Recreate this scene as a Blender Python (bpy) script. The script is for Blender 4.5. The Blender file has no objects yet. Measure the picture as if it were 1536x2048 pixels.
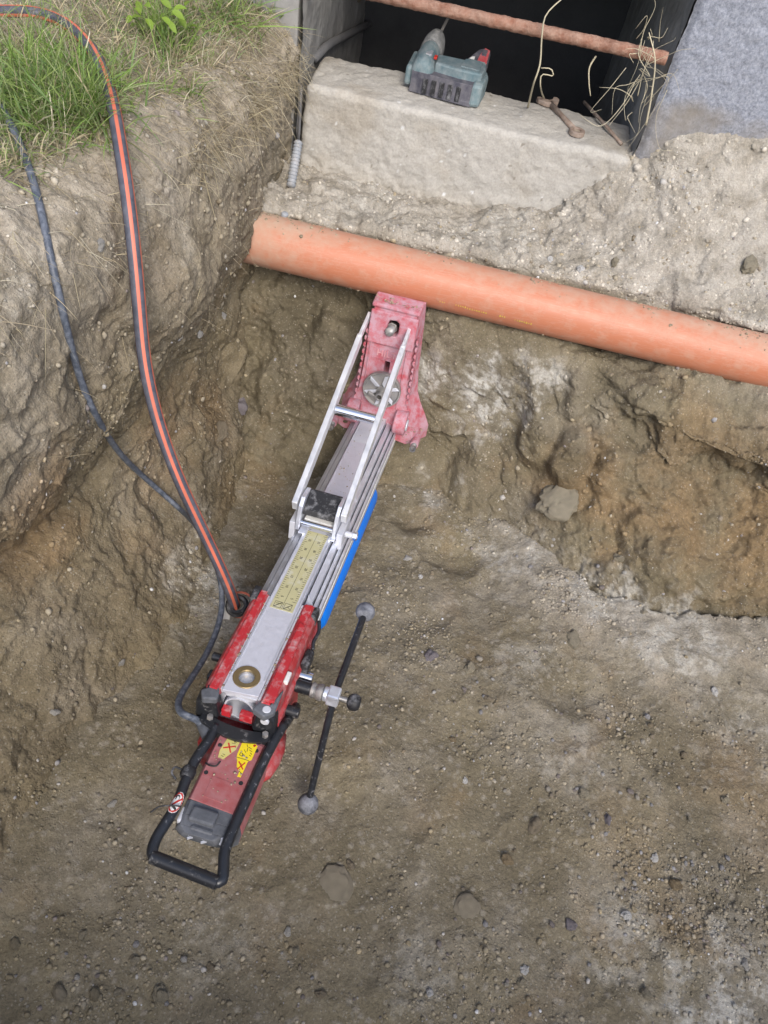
import bpy, bmesh, math, random
import numpy as np
from mathutils import Vector, Matrix, Euler
from mathutils.bvhtree import BVHTree
from mathutils.geometry import tessellate_polygon

S = bpy.context.scene
COL = S.collection
rng = np.random.default_rng(7)
random.seed(7)

# ------------------------------------------------------------------ camera
F = 1490.0
PITCH, ROLL, CAMH = math.radians(50), math.radians(13), 1.3
fw = np.array([0, math.cos(PITCH), -math.sin(PITCH)])
rt0 = np.array([1.0, 0, 0])
up0 = np.cross(rt0, fw)
CAM = np.array([0, 0, CAMH])
cr, sr = math.cos(ROLL), math.sin(ROLL)
right = rt0 * cr - up0 * (-sr)       # camera x axis after roll
upv = up0 * cr + rt0 * (-sr)
right = rt0 * cr + up0 * sr
cam_d = bpy.data.cameras.new('camera')
cam_d.sensor_fit = 'VERTICAL'
cam_d.sensor_height = 24.0
cam_d.lens = F / 2048 * 24.0
cam_d.clip_start = 0.02
cam_d.clip_end = 200
cam = bpy.data.objects.new('camera', cam_d)
COL.objects.link(cam)
m = Matrix.Identity(4)
for i in range(3):
    m[i][0] = right[i]; m[i][1] = upv[i]; m[i][2] = -fw[i]; m[i][3] = CAM[i]
cam.matrix_world = m
S.camera = cam

# ------------------------------------------------------------------ light
SUN_EL, SUN_AZ = math.radians(45), math.radians(162)
world = bpy.data.worlds.new('World')
S.world = world
world.use_nodes = True
nt = world.node_tree
nt.nodes.clear()
o = nt.nodes.new('ShaderNodeOutputWorld')
b = nt.nodes.new('ShaderNodeBackground')
sk = nt.nodes.new('ShaderNodeTexSky')
sk.sky_type = 'NISHITA'
sk.sun_disc = False
sk.sun_elevation = SUN_EL
sk.sun_rotation = SUN_AZ
sk.air_density = 1.0
sk.dust_density = 2.5
sk.ozone_density = 1.0
b.inputs['Strength'].default_value = 0.145
nt.links.new(sk.outputs[0], b.inputs['Color'])
nt.links.new(b.outputs[0], o.inputs['Surface'])
sun_d = bpy.data.lights.new('sun', 'SUN')
sun_d.energy = 1.45
sun_d.angle = math.radians(25)
sun_d.color = (1.0, 0.96, 0.90)
sun = bpy.data.objects.new('sun', sun_d)
COL.objects.link(sun)
sdir = Vector((math.sin(SUN_AZ) * math.cos(SUN_EL), math.cos(SUN_AZ) * math.cos(SUN_EL), math.sin(SUN_EL)))
sun.rotation_euler = sdir.to_track_quat('Z', 'Y').to_euler()
S.view_settings.view_transform = 'Standard'
S.view_settings.look = 'None'
S.view_settings.gamma = 1
S.view_settings.use_curve_mapping = False
S.view_settings.exposure = 0.84

# ------------------------------------------------------------------ view helpers (where a sight line meets a real surface)
def ray(px, py):
    x, y = px - 768.0, py - 1024.0
    return fw + rt0 * ((x * cr + y * sr) / F) - up0 * ((-x * sr + y * cr) / F)
def dep(px, py, d):
    return Vector(CAM + ray(px, py) * d)
def on(px, py, axis, val):
    r = ray(px, py)
    return Vector(CAM + r * ((val - CAM[axis]) / r[axis]))

# ------------------------------------------------------------------ naming helpers
def tag(o, label=None, cat=None, group=None, kind=None):
    if label: o['label'] = label
    if cat: o['category'] = cat
    if group: o['group'] = group
    if kind: o['kind'] = kind
    return o
def empty(name, label, cat, M=None, group=None):
    e = bpy.data.objects.new(name, None)
    e.empty_display_size = 0.05
    COL.objects.link(e)
    if M is not None: e.matrix_world = M
    return tag(e, label, cat, group)
def link(name, me, mat=None, parent=None, smooth=False, bevel=0, auto=None):
    ob = bpy.data.objects.new(name, me)
    COL.objects.link(ob)
    if mat is not None:
        for mm in (mat if isinstance(mat, (list, tuple)) else [mat]): me.materials.append(mm)
    if smooth: me.shade_smooth()
    if auto is not None:
        me.shade_smooth()
        me.set_sharp_from_angle(angle=math.radians(auto))
    if parent is not None: ob.parent = parent
    if bevel:
        bv = ob.modifiers.new('bevel', 'BEVEL')
        bv.width = bevel; bv.segments = 2; bv.limit_method = 'ANGLE'; bv.angle_limit = math.radians(35)
        bv.harden_normals = False
    return ob

# ------------------------------------------------------------------ materials
def new_mat(name):
    mt = bpy.data.materials.new(name)
    mt.use_nodes = True
    n = mt.node_tree
    p = n.nodes['Principled BSDF']
    return mt, n, p
def M(name, col, rough=0.5, metal=0.0, dust=0.0, dcol=(0.36, 0.32, 0.27), dscale=35, dsoft=0.12, bump=0.0, bscale=150, var=0.15, spec=0.5, drough=0.9):
    mt, n, p = new_mat(name)
    N = n.nodes.new; L = n.links.new
    p.inputs['Roughness'].default_value = rough
    p.inputs['Metallic'].default_value = metal
    p.inputs['Specular IOR Level'].default_value = spec
    tc = N('ShaderNodeTexCoord')
    nz = N('ShaderNodeTexNoise'); nz.inputs['Scale'].default_value = dscale; nz.inputs['Detail'].default_value = 8; nz.inputs['Roughness'].default_value = 0.72
    L(tc.outputs['Object'], nz.inputs['Vector'])
    n2 = N('ShaderNodeTexNoise'); n2.inputs['Scale'].default_value = dscale * 0.37; n2.inputs['Detail'].default_value = 4
    L(tc.outputs['Object'], n2.inputs['Vector'])
    hv = N('ShaderNodeMixRGB'); hv.blend_type = 'MULTIPLY'; hv.inputs['Fac'].default_value = 1
    hv.inputs['Color1'].default_value = (*col, 1)
    mr0 = N('ShaderNodeMapRange'); mr0.inputs['From Min'].default_value = 0.3; mr0.inputs['From Max'].default_value = 0.7
    mr0.inputs['To Min'].default_value = 1 - var; mr0.inputs['To Max'].default_value = 1 + var
    L(n2.outputs['Fac'], mr0.inputs['Value']); L(mr0.outputs[0], hv.inputs['Color2'])
    last = hv.outputs[0]
    if dust > 0:
        # share of the surface that is dusty: threshold chosen from the noise spread
        th = 0.5 + 0.28 * (0.5 - dust) * 1.3
        mr = N('ShaderNodeMapRange'); mr.inputs['From Min'].default_value = th - dsoft * 0.5; mr.inputs['From Max'].default_value = th + dsoft
        mr.inputs['To Max'].default_value = 0.85
        L(nz.outputs['Fac'], mr.inputs['Value'])
        mx = N('ShaderNodeMixRGB'); L(mr.outputs[0], mx.inputs['Fac']); L(last, mx.inputs['Color1']); mx.inputs['Color2'].default_value = (*dcol, 1)
        last = mx.outputs[0]
        rr = N('ShaderNodeMapRange'); rr.inputs['To Min'].default_value = rough; rr.inputs['To Max'].default_value = drough
        L(mr.outputs[0], rr.inputs['Value']); L(rr.outputs[0], p.inputs['Roughness'])
        if metal > 0:
            rm = N('ShaderNodeMapRange'); rm.inputs['To Min'].default_value = metal; rm.inputs['To Max'].default_value = 0.0
            L(mr.outputs[0], rm.inputs['Value']); L(rm.outputs[0], p.inputs['Metallic'])
    L(last, p.inputs['Base Color'])
    if bump > 0:
        nb = N('ShaderNodeTexNoise'); nb.inputs['Scale'].default_value = bscale; nb.inputs['Detail'].default_value = 5
        L(tc.outputs['Object'], nb.inputs['Vector'])
        bp = N('ShaderNodeBump'); bp.inputs['Strength'].default_value = 1; bp.inputs['Distance'].default_value = bump
        L(nb.outputs['Fac'], bp.inputs['Height']); L(bp.outputs[0], p.inputs['Normal'])
    return mt
def attr_mat(name, attr, rough=0.95, fine=0.25, fscale=260, bump=0.0008, bscale=420, spec=0.2):
    """base colour from a per-vertex earth-type colour, broken up with grain"""
    mt, n, p = new_mat(name)
    N = n.nodes.new; L = n.links.new
    p.inputs['Roughness'].default_value = rough
    p.inputs['Specular IOR Level'].default_value = spec
    at = N('ShaderNodeAttribute'); at.attribute_name = attr
    tc = N('ShaderNodeTexCoord')
    nz = N('ShaderNodeTexNoise'); nz.inputs['Scale'].default_value = fscale; nz.inputs['Detail'].default_value = 6; nz.inputs['Roughness'].default_value = 0.7
    L(tc.outputs['Object'], nz.inputs['Vector'])
    mr = N('ShaderNodeMapRange'); mr.inputs['From Min'].default_value = 0.28; mr.inputs['From Max'].default_value = 0.72
    mr.inputs['To Min'].default_value = 1 - fine; mr.inputs['To Max'].default_value = 1 + fine
    L(nz.outputs['Fac'], mr.inputs['Value'])
    mx = N('ShaderNodeMixRGB'); mx.blend_type = 'MULTIPLY'; mx.inputs['Fac'].default_value = 1
    L(at.outputs['Color'], mx.inputs['Color1']); L(mr.outputs[0], mx.inputs['Color2'])
    # pale sand grains
    vo = N('ShaderNodeTexVoronoi'); vo.inputs['Scale'].default_value = 420
    L(tc.outputs['Object'], vo.inputs['Vector'])
    sep = N('ShaderNodeSeparateColor'); L(vo.outputs['Color'], sep.inputs[0])
    gt = N('ShaderNodeMath'); gt.operation = 'GREATER_THAN'; gt.inputs[1].default_value = 0.955; L(sep.outputs[0], gt.inputs[0])
    g2 = N('ShaderNodeMath'); g2.operation = 'MULTIPLY'; g2.inputs[1].default_value = 0.28; L(gt.outputs[0], g2.inputs[0])
    m2 = N('ShaderNodeMixRGB'); L(g2.outputs[0], m2.inputs['Fac']); L(mx.outputs[0], m2.inputs['Color1']); m2.inputs['Color2'].default_value = (0.42, 0.39, 0.33, 1)
    L(m2.outputs[0], p.inputs['Base Color'])
    nb = N('ShaderNodeTexNoise'); nb.inputs['Scale'].default_value = bscale; nb.inputs['Detail'].default_value = 6; nb.inputs['Roughness'].default_value = 0.65
    L(tc.outputs['Object'], nb.inputs['Vector'])
    bp = N('ShaderNodeBump'); bp.inputs['Strength'].default_value = 1; bp.inputs['Distance'].default_value = bump
    L(nb.outputs['Fac'], bp.inputs['Height'])
    nc = N('ShaderNodeTexNoise'); nc.inputs['Scale'].default_value = bscale * .36; nc.inputs['Detail'].default_value = 4; nc.inputs['Roughness'].default_value = 0.6
    L(tc.outputs['Object'], nc.inputs['Vector'])
    bc = N('ShaderNodeBump'); bc.inputs['Strength'].default_value = 1; bc.inputs['Distance'].default_value = bump * 2.6
    L(nc.outputs['Fac'], bc.inputs['Height']); L(bp.outputs[0], bc.inputs['Normal']); L(bc.outputs[0], p.inputs['Normal'])
    return mt
def leaf_mat(name, attr):
    mt, n, p = new_mat(name)
    at = n.nodes.new('ShaderNodeAttribute'); at.attribute_name = attr
    n.links.new(at.outputs['Color'], p.inputs['Base Color'])
    p.inputs['Roughness'].default_value = 0.6
    p.inputs['Specular IOR Level'].default_value = 0.3
    tr = n.nodes.new('ShaderNodeBsdfTranslucent'); n.links.new(at.outputs['Color'], tr.inputs['Color'])
    ms = n.nodes.new('ShaderNodeMixShader'); ms.inputs[0].default_value = 0.3
    out = n.nodes['Material Output']
    n.links.new(p.outputs[0], ms.inputs[1]); n.links.new(tr.outputs[0], ms.inputs[2]); n.links.new(ms.outputs[0], out.inputs['Surface'])
    return mt

DUST = (0.40, 0.37, 0.34)
m_earth = attr_mat('earth', 'soil', bump=0.0013, fine=.3)
m_stone = attr_mat('stone', 'soil', fine=0.2, fscale=180, bump=0.0006, bscale=300)
m_conc = attr_mat('concrete', 'soil', fine=0.16, fscale=200, bump=0.0008, bscale=260)
m_alu = M('aluminium', (0.72, 0.75, 0.83), 0.38, 0.75, 0.16, (0.54, 0.55, 0.59), 70, 0.3, var=0.05)
m_alu_plate = M('aluminium_plate', (0.66, 0.67, 0.74), 0.42, 0.5, 0.26, (0.54, 0.54, 0.59), 90, 0.4, var=0.03)
m_alu_dusty = M('dusty_aluminium', (0.56, 0.58, 0.64), 0.5, 0.35, 0.58, (0.52, 0.52, 0.54), 60, 0.25, var=0.1)
m_strut = M('strut_metal', (0.78, 0.79, 0.82), 0.42, 0.7, 0.42, (0.68, 0.69, 0.71), 60, 0.3, var=0.06)
m_chrome = M('bright_steel', (0.80, 0.80, 0.82), 0.16, 1.0, 0.12, DUST, 60, 0.1, var=0.03)
m_steel = M('dull_steel', (0.34, 0.33, 0.32), 0.45, 0.8, 0.45, (0.33, 0.30, 0.27), 60, 0.15)
m_brass = M('bronze', (0.36, 0.27, 0.14), 0.42, 0.9, 0.15, (0.3, 0.25, 0.16), 60, 0.15)
m_red = M('red_paint', (0.43, 0.022, 0.030), 0.40, 0, 0.32, (0.48, 0.36, 0.36), 48, 0.14, var=0.08)
m_red_dark = M('red_casting', (0.36, 0.028, 0.032), 0.5, 0, 0.36, (0.40, 0.27, 0.27), 40, 0.2, var=0.12)
m_red_base = M('dusty_red_base', (0.42, 0.026, 0.040), 0.5, 0, 0.80, (0.46, 0.31, 0.36), 46, 0.2, var=0.12, bump=0.0006)
m_motor = M('motor_red_plastic', (0.32, 0.068, 0.068), 0.55, 0, 0.55, (0.38, 0.21, 0.21), 40, 0.3, var=0.1)
m_grey = M('grey_plastic', (0.070, 0.075, 0.085), 0.55, 0, 0.50, (0.20, 0.21, 0.235), 30, 0.3, bump=0.0004)
m_black = M('black_paint', (0.016, 0.017, 0.020), 0.34, 0, 0.22, (0.30, 0.29, 0.28), 60, 0.1, var=0.2)
m_tube = M('worn_black_tube', (0.018, 0.020, 0.025), 0.36, 0, 0.16, (0.30, 0.30, 0.32), 130, 0.08, var=0.2)
m_rubber = M('black_rubber', (0.014, 0.014, 0.016), 0.6, 0, 0.35, (0.22, 0.22, 0.23), 70, 0.12)
m_knob = M('dusty_knob', (0.05, 0.055, 0.07), 0.5, 0, 0.62, (0.30, 0.31, 0.345), 50, 0.2)
m_blue = M('blue_paint', (0.004, 0.19, 0.80), 0.42, 0, 0.06, (0.02, 0.25, 0.75), 30, 0.2, var=0.05, spec=0.4)
m_blue_d = M('blue_paint_end', (0.004, 0.12, 0.46), 0.45, 0, 0.10, (0.1, 0.2, 0.4), 40, 0.2)
m_label = M('scale_label', (0.46, 0.43, 0.24), 0.5, 0, 0.24, (0.58, 0.58, 0.54), 26, 0.16, var=0.06)
m_ink = M('black_print', (0.02, 0.02, 0.02), 0.6)
m_yel = M('yellow_sticker', (0.78, 0.60, 0.015), 0.45, 0, 0.08, (0.5, 0.42, 0.2), 60, 0.1, var=0.05)
m_yel_d = M('faded_yellow_sticker', (0.56, 0.49, 0.14), 0.6, 0, 0.38, (0.52, 0.48, 0.30), 50, 0.2)
m_redink = M('red_print', (0.55, 0.035, 0.02), 0.6)
m_white = M('white_print', (0.72, 0.72, 0.70), 0.5, 0, 0.12, DUST, 60, 0.1)
m_hose = M('black_hose', (0.052, 0.056, 0.074), 0.42, 0, 0.40, (0.17, 0.17, 0.20), 70, 0.35)
m_orange = M('orange_stripe', (0.54, 0.135, 0.080), 0.5, 0, 0.12, (0.5, 0.22, 0.15), 50, 0.2)
m_cable = M('black_cable', (0.055, 0.066, 0.088), 0.42, 0, 0.50, (0.19, 0.21, 0.25), 110, 0.16)
m_rust = M('rust', (0.20, 0.088, 0.055), 0.9, 0, 0.58, (0.37, 0.25, 0.19), 60, 0.25, bump=0.003, bscale=120, var=0.35)
m_rust_iron = M('rusty_iron', (0.20, 0.135, 0.10), 0.7, 0.2, 0.6, (0.38, 0.32, 0.27), 70, 0.25, bump=0.001, bscale=200)
m_teal = M('teal_plastic', (0.055, 0.125, 0.150), 0.5, 0, 0.74, (0.27, 0.30, 0.30), 45, 0.25)
m_dark_pl = M('dark_grip', (0.05, 0.05, 0.07), 0.6, 0, 0.5, (0.20, 0.19, 0.20), 45, 0.25)
m_chuck = M('chuck', (0.12, 0.125, 0.13), 0.5, 0.3, 0.66, (0.33, 0.33, 0.32), 60, 0.25)
m_redpl = M('red_clip', (0.50, 0.08, 0.09), 0.5, 0, 0.35, (0.45, 0.25, 0.25), 60, 0.2)
m_conduit = M('grey_conduit', (0.30, 0.32, 0.35), 0.5, 0, 0.35, DUST, 60, 0.2)
m_dconduit = M('dark_conduit', (0.11, 0.11, 0.115), 0.7, 0, 0.4, (0.16, 0.155, 0.15), 50, 0.2)
m_straw = M('dry_straw', (0.46, 0.41, 0.29), 0.7, var=0.25)
m_grass = leaf_mat('grass_blade', 'tint')
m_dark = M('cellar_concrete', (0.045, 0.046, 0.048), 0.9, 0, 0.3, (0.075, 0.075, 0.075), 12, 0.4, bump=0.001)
m_jamb = M('jamb_concrete', (0.22, 0.215, 0.205), 0.9, 0, 0.45, (0.36, 0.35, 0.335), 14, 0.3, bump=0.0022, bscale=60, var=0.3)
m_tagw = M('paper_tag', (0.62, 0.62, 0.60), 0.6)

# pipe: orange plastic, dry mud film thicker in patches
def pipe_material():
    mt, n, p = new_mat('orange_pvc')
    N = n.nodes.new; L = n.links.new
    p.inputs['Roughness'].default_value = 0.34
    p.inputs['Specular IOR Level'].default_value = 0.5
    tc = N('ShaderNodeTexCoord')
    a = N('ShaderNodeTexNoise'); a.inputs['Scale'].default_value = 38; a.inputs['Detail'].default_value = 11; a.inputs['Roughness'].default_value = 0.72
    L(tc.outputs['Object'], a.inputs['Vector'])
    at = N('ShaderNodeAttribute'); at.attribute_name = 'mud'
    ad = N('ShaderNodeMath'); ad.operation = 'ADD'; L(a.outputs['Fac'], ad.inputs[0]); L(at.outputs['Fac'], ad.inputs[1])
    mr = N('ShaderNodeMapRange'); mr.inputs['From Min'].default_value = 0.36; mr.inputs['From Max'].default_value = 0.86
    L(ad.outputs[0], mr.inputs['Value'])
    # long scratches
    mp = N('ShaderNodeMapping'); mp.inputs['Scale'].default_value = (14, 130, 130); mp.inputs['Rotation'].default_value = (0, 0.15, 0.35)
    L(tc.outputs['Object'], mp.inputs['Vector'])
    s = N('ShaderNodeTexNoise'); s.inputs['Scale'].default_value = 3; s.inputs['Detail'].default_value = 5
    L(mp.outputs[0], s.inputs['Vector'])
    ms = N('ShaderNodeMapRange'); ms.inputs['From Min'].default_value = 0.53; ms.inputs['From Max'].default_value = 0.62; ms.inputs['To Max'].default_value = 0.16
    L(s.outputs['Fac'], ms.inputs['Value'])
    c0 = N('ShaderNodeMixRGB'); c0.inputs['Color1'].default_value = (0.47, 0.175, 0.095, 1); c0.inputs['Color2'].default_value = (0.56, 0.33, 0.26, 1)
    L(ms.outputs[0], c0.inputs['Fac'])
    cri = N('ShaderNodeMapRange'); cri.inputs['From Min'].default_value = 0.60; cri.inputs['From Max'].default_value = 0.66; cri.inputs['To Max'].default_value = 0.55
    L(ad.outputs[0], cri.inputs['Value'])
    mxx = N('ShaderNodeMath'); mxx.operation = 'MAXIMUM'; L(mr.outputs[0], mxx.inputs[0]); L(cri.outputs[0], mxx.inputs[1])
    c1 = N('ShaderNodeMixRGB'); L(mxx.outputs[0], c1.inputs['Fac']); L(c0.outputs[0], c1.inputs['Color1']); c1.inputs['Color2'].default_value = (0.46, 0.325, 0.24, 1)
    L(c1.outputs[0], p.inputs['Base Color'])
    rr = N('ShaderNodeMapRange'); rr.inputs['To Min'].default_value = 0.46; rr.inputs['To Max'].default_value = 0.95
    L(mr.outputs[0], rr.inputs['Value']); L(rr.outputs[0], p.inputs['Roughness'])
    bp = N('ShaderNodeBump'); bp.inputs['Distance'].default_value = 0.0012; bp.inputs['Strength'].default_value = 0.6
    L(mr.outputs[0], bp.inputs['Height']); L(bp.outputs[0], p.inputs['Normal'])
    return mt
m_pipe = pipe_material()
def plaster_material():
    mt, n, p = new_mat('rough_plaster')
    N = n.nodes.new; L = n.links.new
    p.inputs['Roughness'].default_value = 0.95
    tc = N('ShaderNodeTexCoord')
    a = N('ShaderNodeTexNoise'); a.inputs['Scale'].default_value = 170; a.inputs['Detail'].default_value = 7; a.inputs['Roughness'].default_value = 0.82
    L(tc.outputs['Object'], a.inputs['Vector'])
    r = N('ShaderNodeValToRGB')
    r.color_ramp.elements[0].position = 0.34; r.color_ramp.elements[0].color = (0.14, 0.155, 0.19, 1)
    r.color_ramp.elements[1].position = 0.66; r.color_ramp.elements[1].color = (0.42, 0.44, 0.50, 1)
    L(a.outputs['Fac'], r.inputs['Fac'])
    c = N('ShaderNodeTexNoise'); c.inputs['Scale'].default_value = 9; c.inputs['Detail'].default_value = 6
    L(tc.outputs['Object'], c.inputs['Vector'])
    at = N('ShaderNodeAttribute'); at.attribute_name = 'mud'
    ad = N('ShaderNodeMath'); ad.operation = 'ADD'; L(c.outputs['Fac'], ad.inputs[0]); L(at.outputs['Fac'], ad.inputs[1])
    mr = N('ShaderNodeMapRange'); mr.inputs['From Min'].default_value = 0.62; mr.inputs['From Max'].default_value = 0.95; L(ad.outputs[0], mr.inputs['Value'])
    mx = N('ShaderNodeMixRGB'); L(mr.outputs[0], mx.inputs['Fac']); L(r.outputs[0], mx.inputs['Color1']); mx.inputs['Color2'].default_value = (0.25, 0.22, 0.18, 1)
    L(mx.outputs[0], p.inputs['Base Color'])
    bp = N('ShaderNodeBump'); bp.inputs['Distance'].default_value = 0.004; bp.inputs['Strength'].default_value = 0.9
    L(a.outputs['Fac'], bp.inputs['Height']); L(bp.outputs[0], p.inputs['Normal'])
    return mt
m_plaster = plaster_material()

# ------------------------------------------------------------------ noise (numpy)
_perm = np.random.default_rng(3).permutation(256).astype(np.int32)
_perm = np.concatenate([_perm, _perm])
_g = np.random.default_rng(4).normal(size=(256, 3)).astype(np.float32)
_g /= np.linalg.norm(_g, axis=1, keepdims=True)
def gnoise(P):
    """gradient noise, P (n,3) -> about -1..1"""
    P = P.astype(np.float32)
    i = np.floor(P).astype(np.int32); f = P - i
    i &= 255
    t = f * f * f * (f * (f * 6 - 15) + 10)
    r = []
    for dx in (0, 1):
        for dy in (0, 1):
            for dz in (0, 1):
                h = _perm[_perm[_perm[(i[:, 0] + dx) & 255] + ((i[:, 1] + dy) & 255)] + ((i[:, 2] + dz) & 255)]
                g = _g[h]
                r.append(g[:, 0] * (f[:, 0] - dx) + g[:, 1] * (f[:, 1] - dy) + g[:, 2] * (f[:, 2] - dz))
    x, y, z = t[:, 0], t[:, 1], t[:, 2]
    l = lambda a, b_, w: a + (b_ - a) * w
    return 1.6 * l(l(l(r[0], r[1], z), l(r[2], r[3], z), y), l(l(r[4], r[5], z), l(r[6], r[7], z), y), x)
def fbm(P, freq, octs=4, gain=0.5, off=0.0):
    a, s, out = 1.0, 0.0, 0
    for k in range(octs):
        out = out + a * gnoise(P * freq + off + 17.3 * k); s += a
        a *= gain; freq *= 2.03
    return out / s
def worley(P, freq, seed=0):
    """distance to nearest jittered cell point, plus a random value of that cell"""
    P = P.astype(np.float32) * freq
    i = np.floor(P).astype(np.int32); f = P - i
    best = np.full(len(P), 9.0, np.float32); rid = np.zeros(len(P), np.float32)
    rt = np.random.default_rng(50 + seed).random((256, 4)).astype(np.float32)
    for dx in (-1, 0, 1):
        for dy in (-1, 0, 1):
            for dz in (-1, 0, 1):
                h = _perm[_perm[_perm[(i[:, 0] + dx) & 255] + ((i[:, 1] + dy) & 255)] + ((i[:, 2] + dz) & 255)]
                q = rt[h]
                d = (q[:, 0] + dx - f[:, 0]) ** 2 + (q[:, 1] + dy - f[:, 1]) ** 2 + (q[:, 2] + dz - f[:, 2]) ** 2
                mk = d < best
                best = np.where(mk, d, best); rid = np.where(mk, q[:, 3], rid)
    return np.sqrt(best), rid
def sst(x, a, b_):
    t = np.clip((x - a) / (b_ - a), 0, 1)
    return t * t * (3 - 2 * t)
def cat_rom(C, tk, ts):
    """Catmull-Rom through rows of C placed at parameters tk, sampled at ts"""
    C = np.asarray(C, float); tk = np.asarray(tk, float)
    k = np.clip(np.searchsorted(tk, ts, side='right') - 1, 0, len(tk) - 2)
    def tang(j):
        j0 = np.clip(j - 1, 0, len(tk) - 1); j1 = np.clip(j + 1, 0, len(tk) - 1)
        sh = (len(j),) + (1,) * (C.ndim - 1)
        return (C[j1] - C[j0]) / (tk[j1] - tk[j0]).reshape(sh)
    h = (tk[k + 1] - tk[k]); u = (ts - tk[k]) / h
    sh = (len(ts),) + (1,) * (C.ndim - 1)
    u = u.reshape(sh); h = h.reshape(sh)
    m0, m1 = tang(k) * h, tang(k + 1) * h
    return (2 * u**3 - 3 * u**2 + 1) * C[k] + (u**3 - 2 * u**2 + u) * m0 + (-2 * u**3 + 3 * u**2) * C[k + 1] + (u**3 - u**2) * m1

# ------------------------------------------------------------------ earth
def grid_normals(G):
    du = np.gradient(G, axis=0); dv = np.gradient(G, axis=1)
    n = np.cross(du, dv)
    return n / (np.linalg.norm(n, axis=2, keepdims=True) + 1e-12)
def grid_mesh(name, G, colr, flip=False, attr='soil'):
    a, b_ = G.shape[:2]
    me = bpy.data.meshes.new(name)
    me.vertices.add(a * b_)
    me.vertices.foreach_set('co', G.reshape(-1).astype(np.float32))
    idx = np.arange(a * b_).reshape(a, b_)
    q = np.stack([idx[:-1, :-1], idx[1:, :-1], idx[1:, 1:], idx[:-1, 1:]], -1).reshape(-1, 4)
    if flip: q = q[:, ::-1]
    n = len(q)
    me.loops.add(n * 4); me.loops.foreach_set('vertex_index', q.reshape(-1).astype(np.int32))
    me.polygons.add(n); me.polygons.foreach_set('loop_start', np.arange(0, n * 4, 4, dtype=np.int32))
    me.update(calc_edges=True)
    c = me.color_attributes.new(attr, 'FLOAT_COLOR', 'POINT')
    rgba = np.ones((a * b_, 4), np.float32); rgba[:, :3] = colr.reshape(-1, 3)
    c.data.foreach_set('color', rgba.reshape(-1))
    me.shade_smooth()
    return me

BROWN = np.array([0.142, 0.118, 0.074]); OCHRE = np.array([0.210, 0.138, 0.066])
PALE = np.array([0.36, 0.330, 0.282]); GREYW = np.array([0.40, 0.385, 0.345]); DARK_EARTH = np.array([0.088, 0.073, 0.044])
SAND = np.array([0.225, 0.187, 0.110])
def mixc(c, other, w_): return c + (other - c) * w_[:, None]
def blob(P, lst, freq=14, amt=0.55, soft=0.5):
    """patchy mask from world-space centres (x,y,z,radius,strength), edges broken by noise"""
    out = np.zeros(len(P)); nz = fbm(P, freq, 4, 0.6, 3.1)
    for (x, y, z, r, s_) in lst:
        d = np.sqrt((P[:, 0] - x)**2 + (P[:, 1] - y)**2 + (P[:, 2] - z)**2) / r
        out = np.maximum(out, s_ * sst(-(d + nz * amt), -1.0, -1.0 + soft))
    return np.clip(out, 0, 1)
# kinds of earth, by where they lie in the pit
PATCH_GREY = [(-.2, 1.62, .45, .12, .4), (.1, 1.58, .45, .12, .4), (-.51, .72, .67, .05, .4), (-.43, 1.05, .57, .05, .3), (-0.12, 0.95, 0.0, 0.10, .5), (0.0, 1.33, .2, .09, .9), (0.16, 1.30, 0.20, 0.13, 1.0), (0.08, 1.20, 0.02, 0.10, 0.9), (0.26, 1.33, .27, .08, .7), (0.30, 1.08, 0, 0.13, 0.55),
              (0.52, 1.00, 0.0, 0.10, 0.65), (0.68, 0.93, 0, 0.14, 0.7), (0.8, 0.75, 0, 0.12, .4), (-0.31, 0.82, 0.0, 0.11, 0.75), (-0.25, 0.72, 0.0, 0.10, 0.6), (-.36, .93, .03, .06, .6),
              (0.45, 0.62, 0, 0.10, .3), (0.72, 0.22, 0.0, 0.20, 0.85), (0.55, 0.33, 0, 0.09, 0.5), (0.2, .22, 0, .08, .3), (-.1, .2, 0, .08, .25), (.35, .8, 0, .1, .35)]
PATCH_OCHRE = [(-0.47, 0.62, 0.42, 0.14, .9), (-0.55, 0.66, 0.30, 0.16, .9), (-0.44, 0.98, 0.20, 0.16, 0.9), (-0.43, 1.15, .12, .12, .6), (0.42, 1.22, 0.10, 0.16, 1.0), (0.62, 1.15, 0.15, 0.20, 1.0),
               (0.85, 1.15, 0.15, 0.22, 1.0), (.62, 1.25, .28, .14, .7), (.80, 1.24, .30, .16, .8), (0.78, 0.62, 0, 0.16, 0.55), (0.55, .48, 0, .16, .35), (-.48, .5, .3, .14, .7), (0.18, 1.60, .46, .07, .5), (-.45, 1.0, .6, .1, .3)]
PATCH_DARK = [(-.25, 1.40, .22, .16, .8), (-.15, 1.30, .05, .14, .6), (.38, 1.24, .16, .10, .5), (-0.28, 1.33, 0.10, 0.18, .65), (-0.36, 1.05, 0.05, 0.12, .5), (-0.25, 0.45, 0.0, 0.22, .35), (0.02, 0.62, 0, .16, .3), (-.40, .45, 0.05, .12, .6), (0.7, .45, 0, .14, .5), (-.12, 1.12, 0, .16, .4), (.1, .3, 0, .2, .2)]  # darker earth in the recess, the hollows and on the floor

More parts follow.
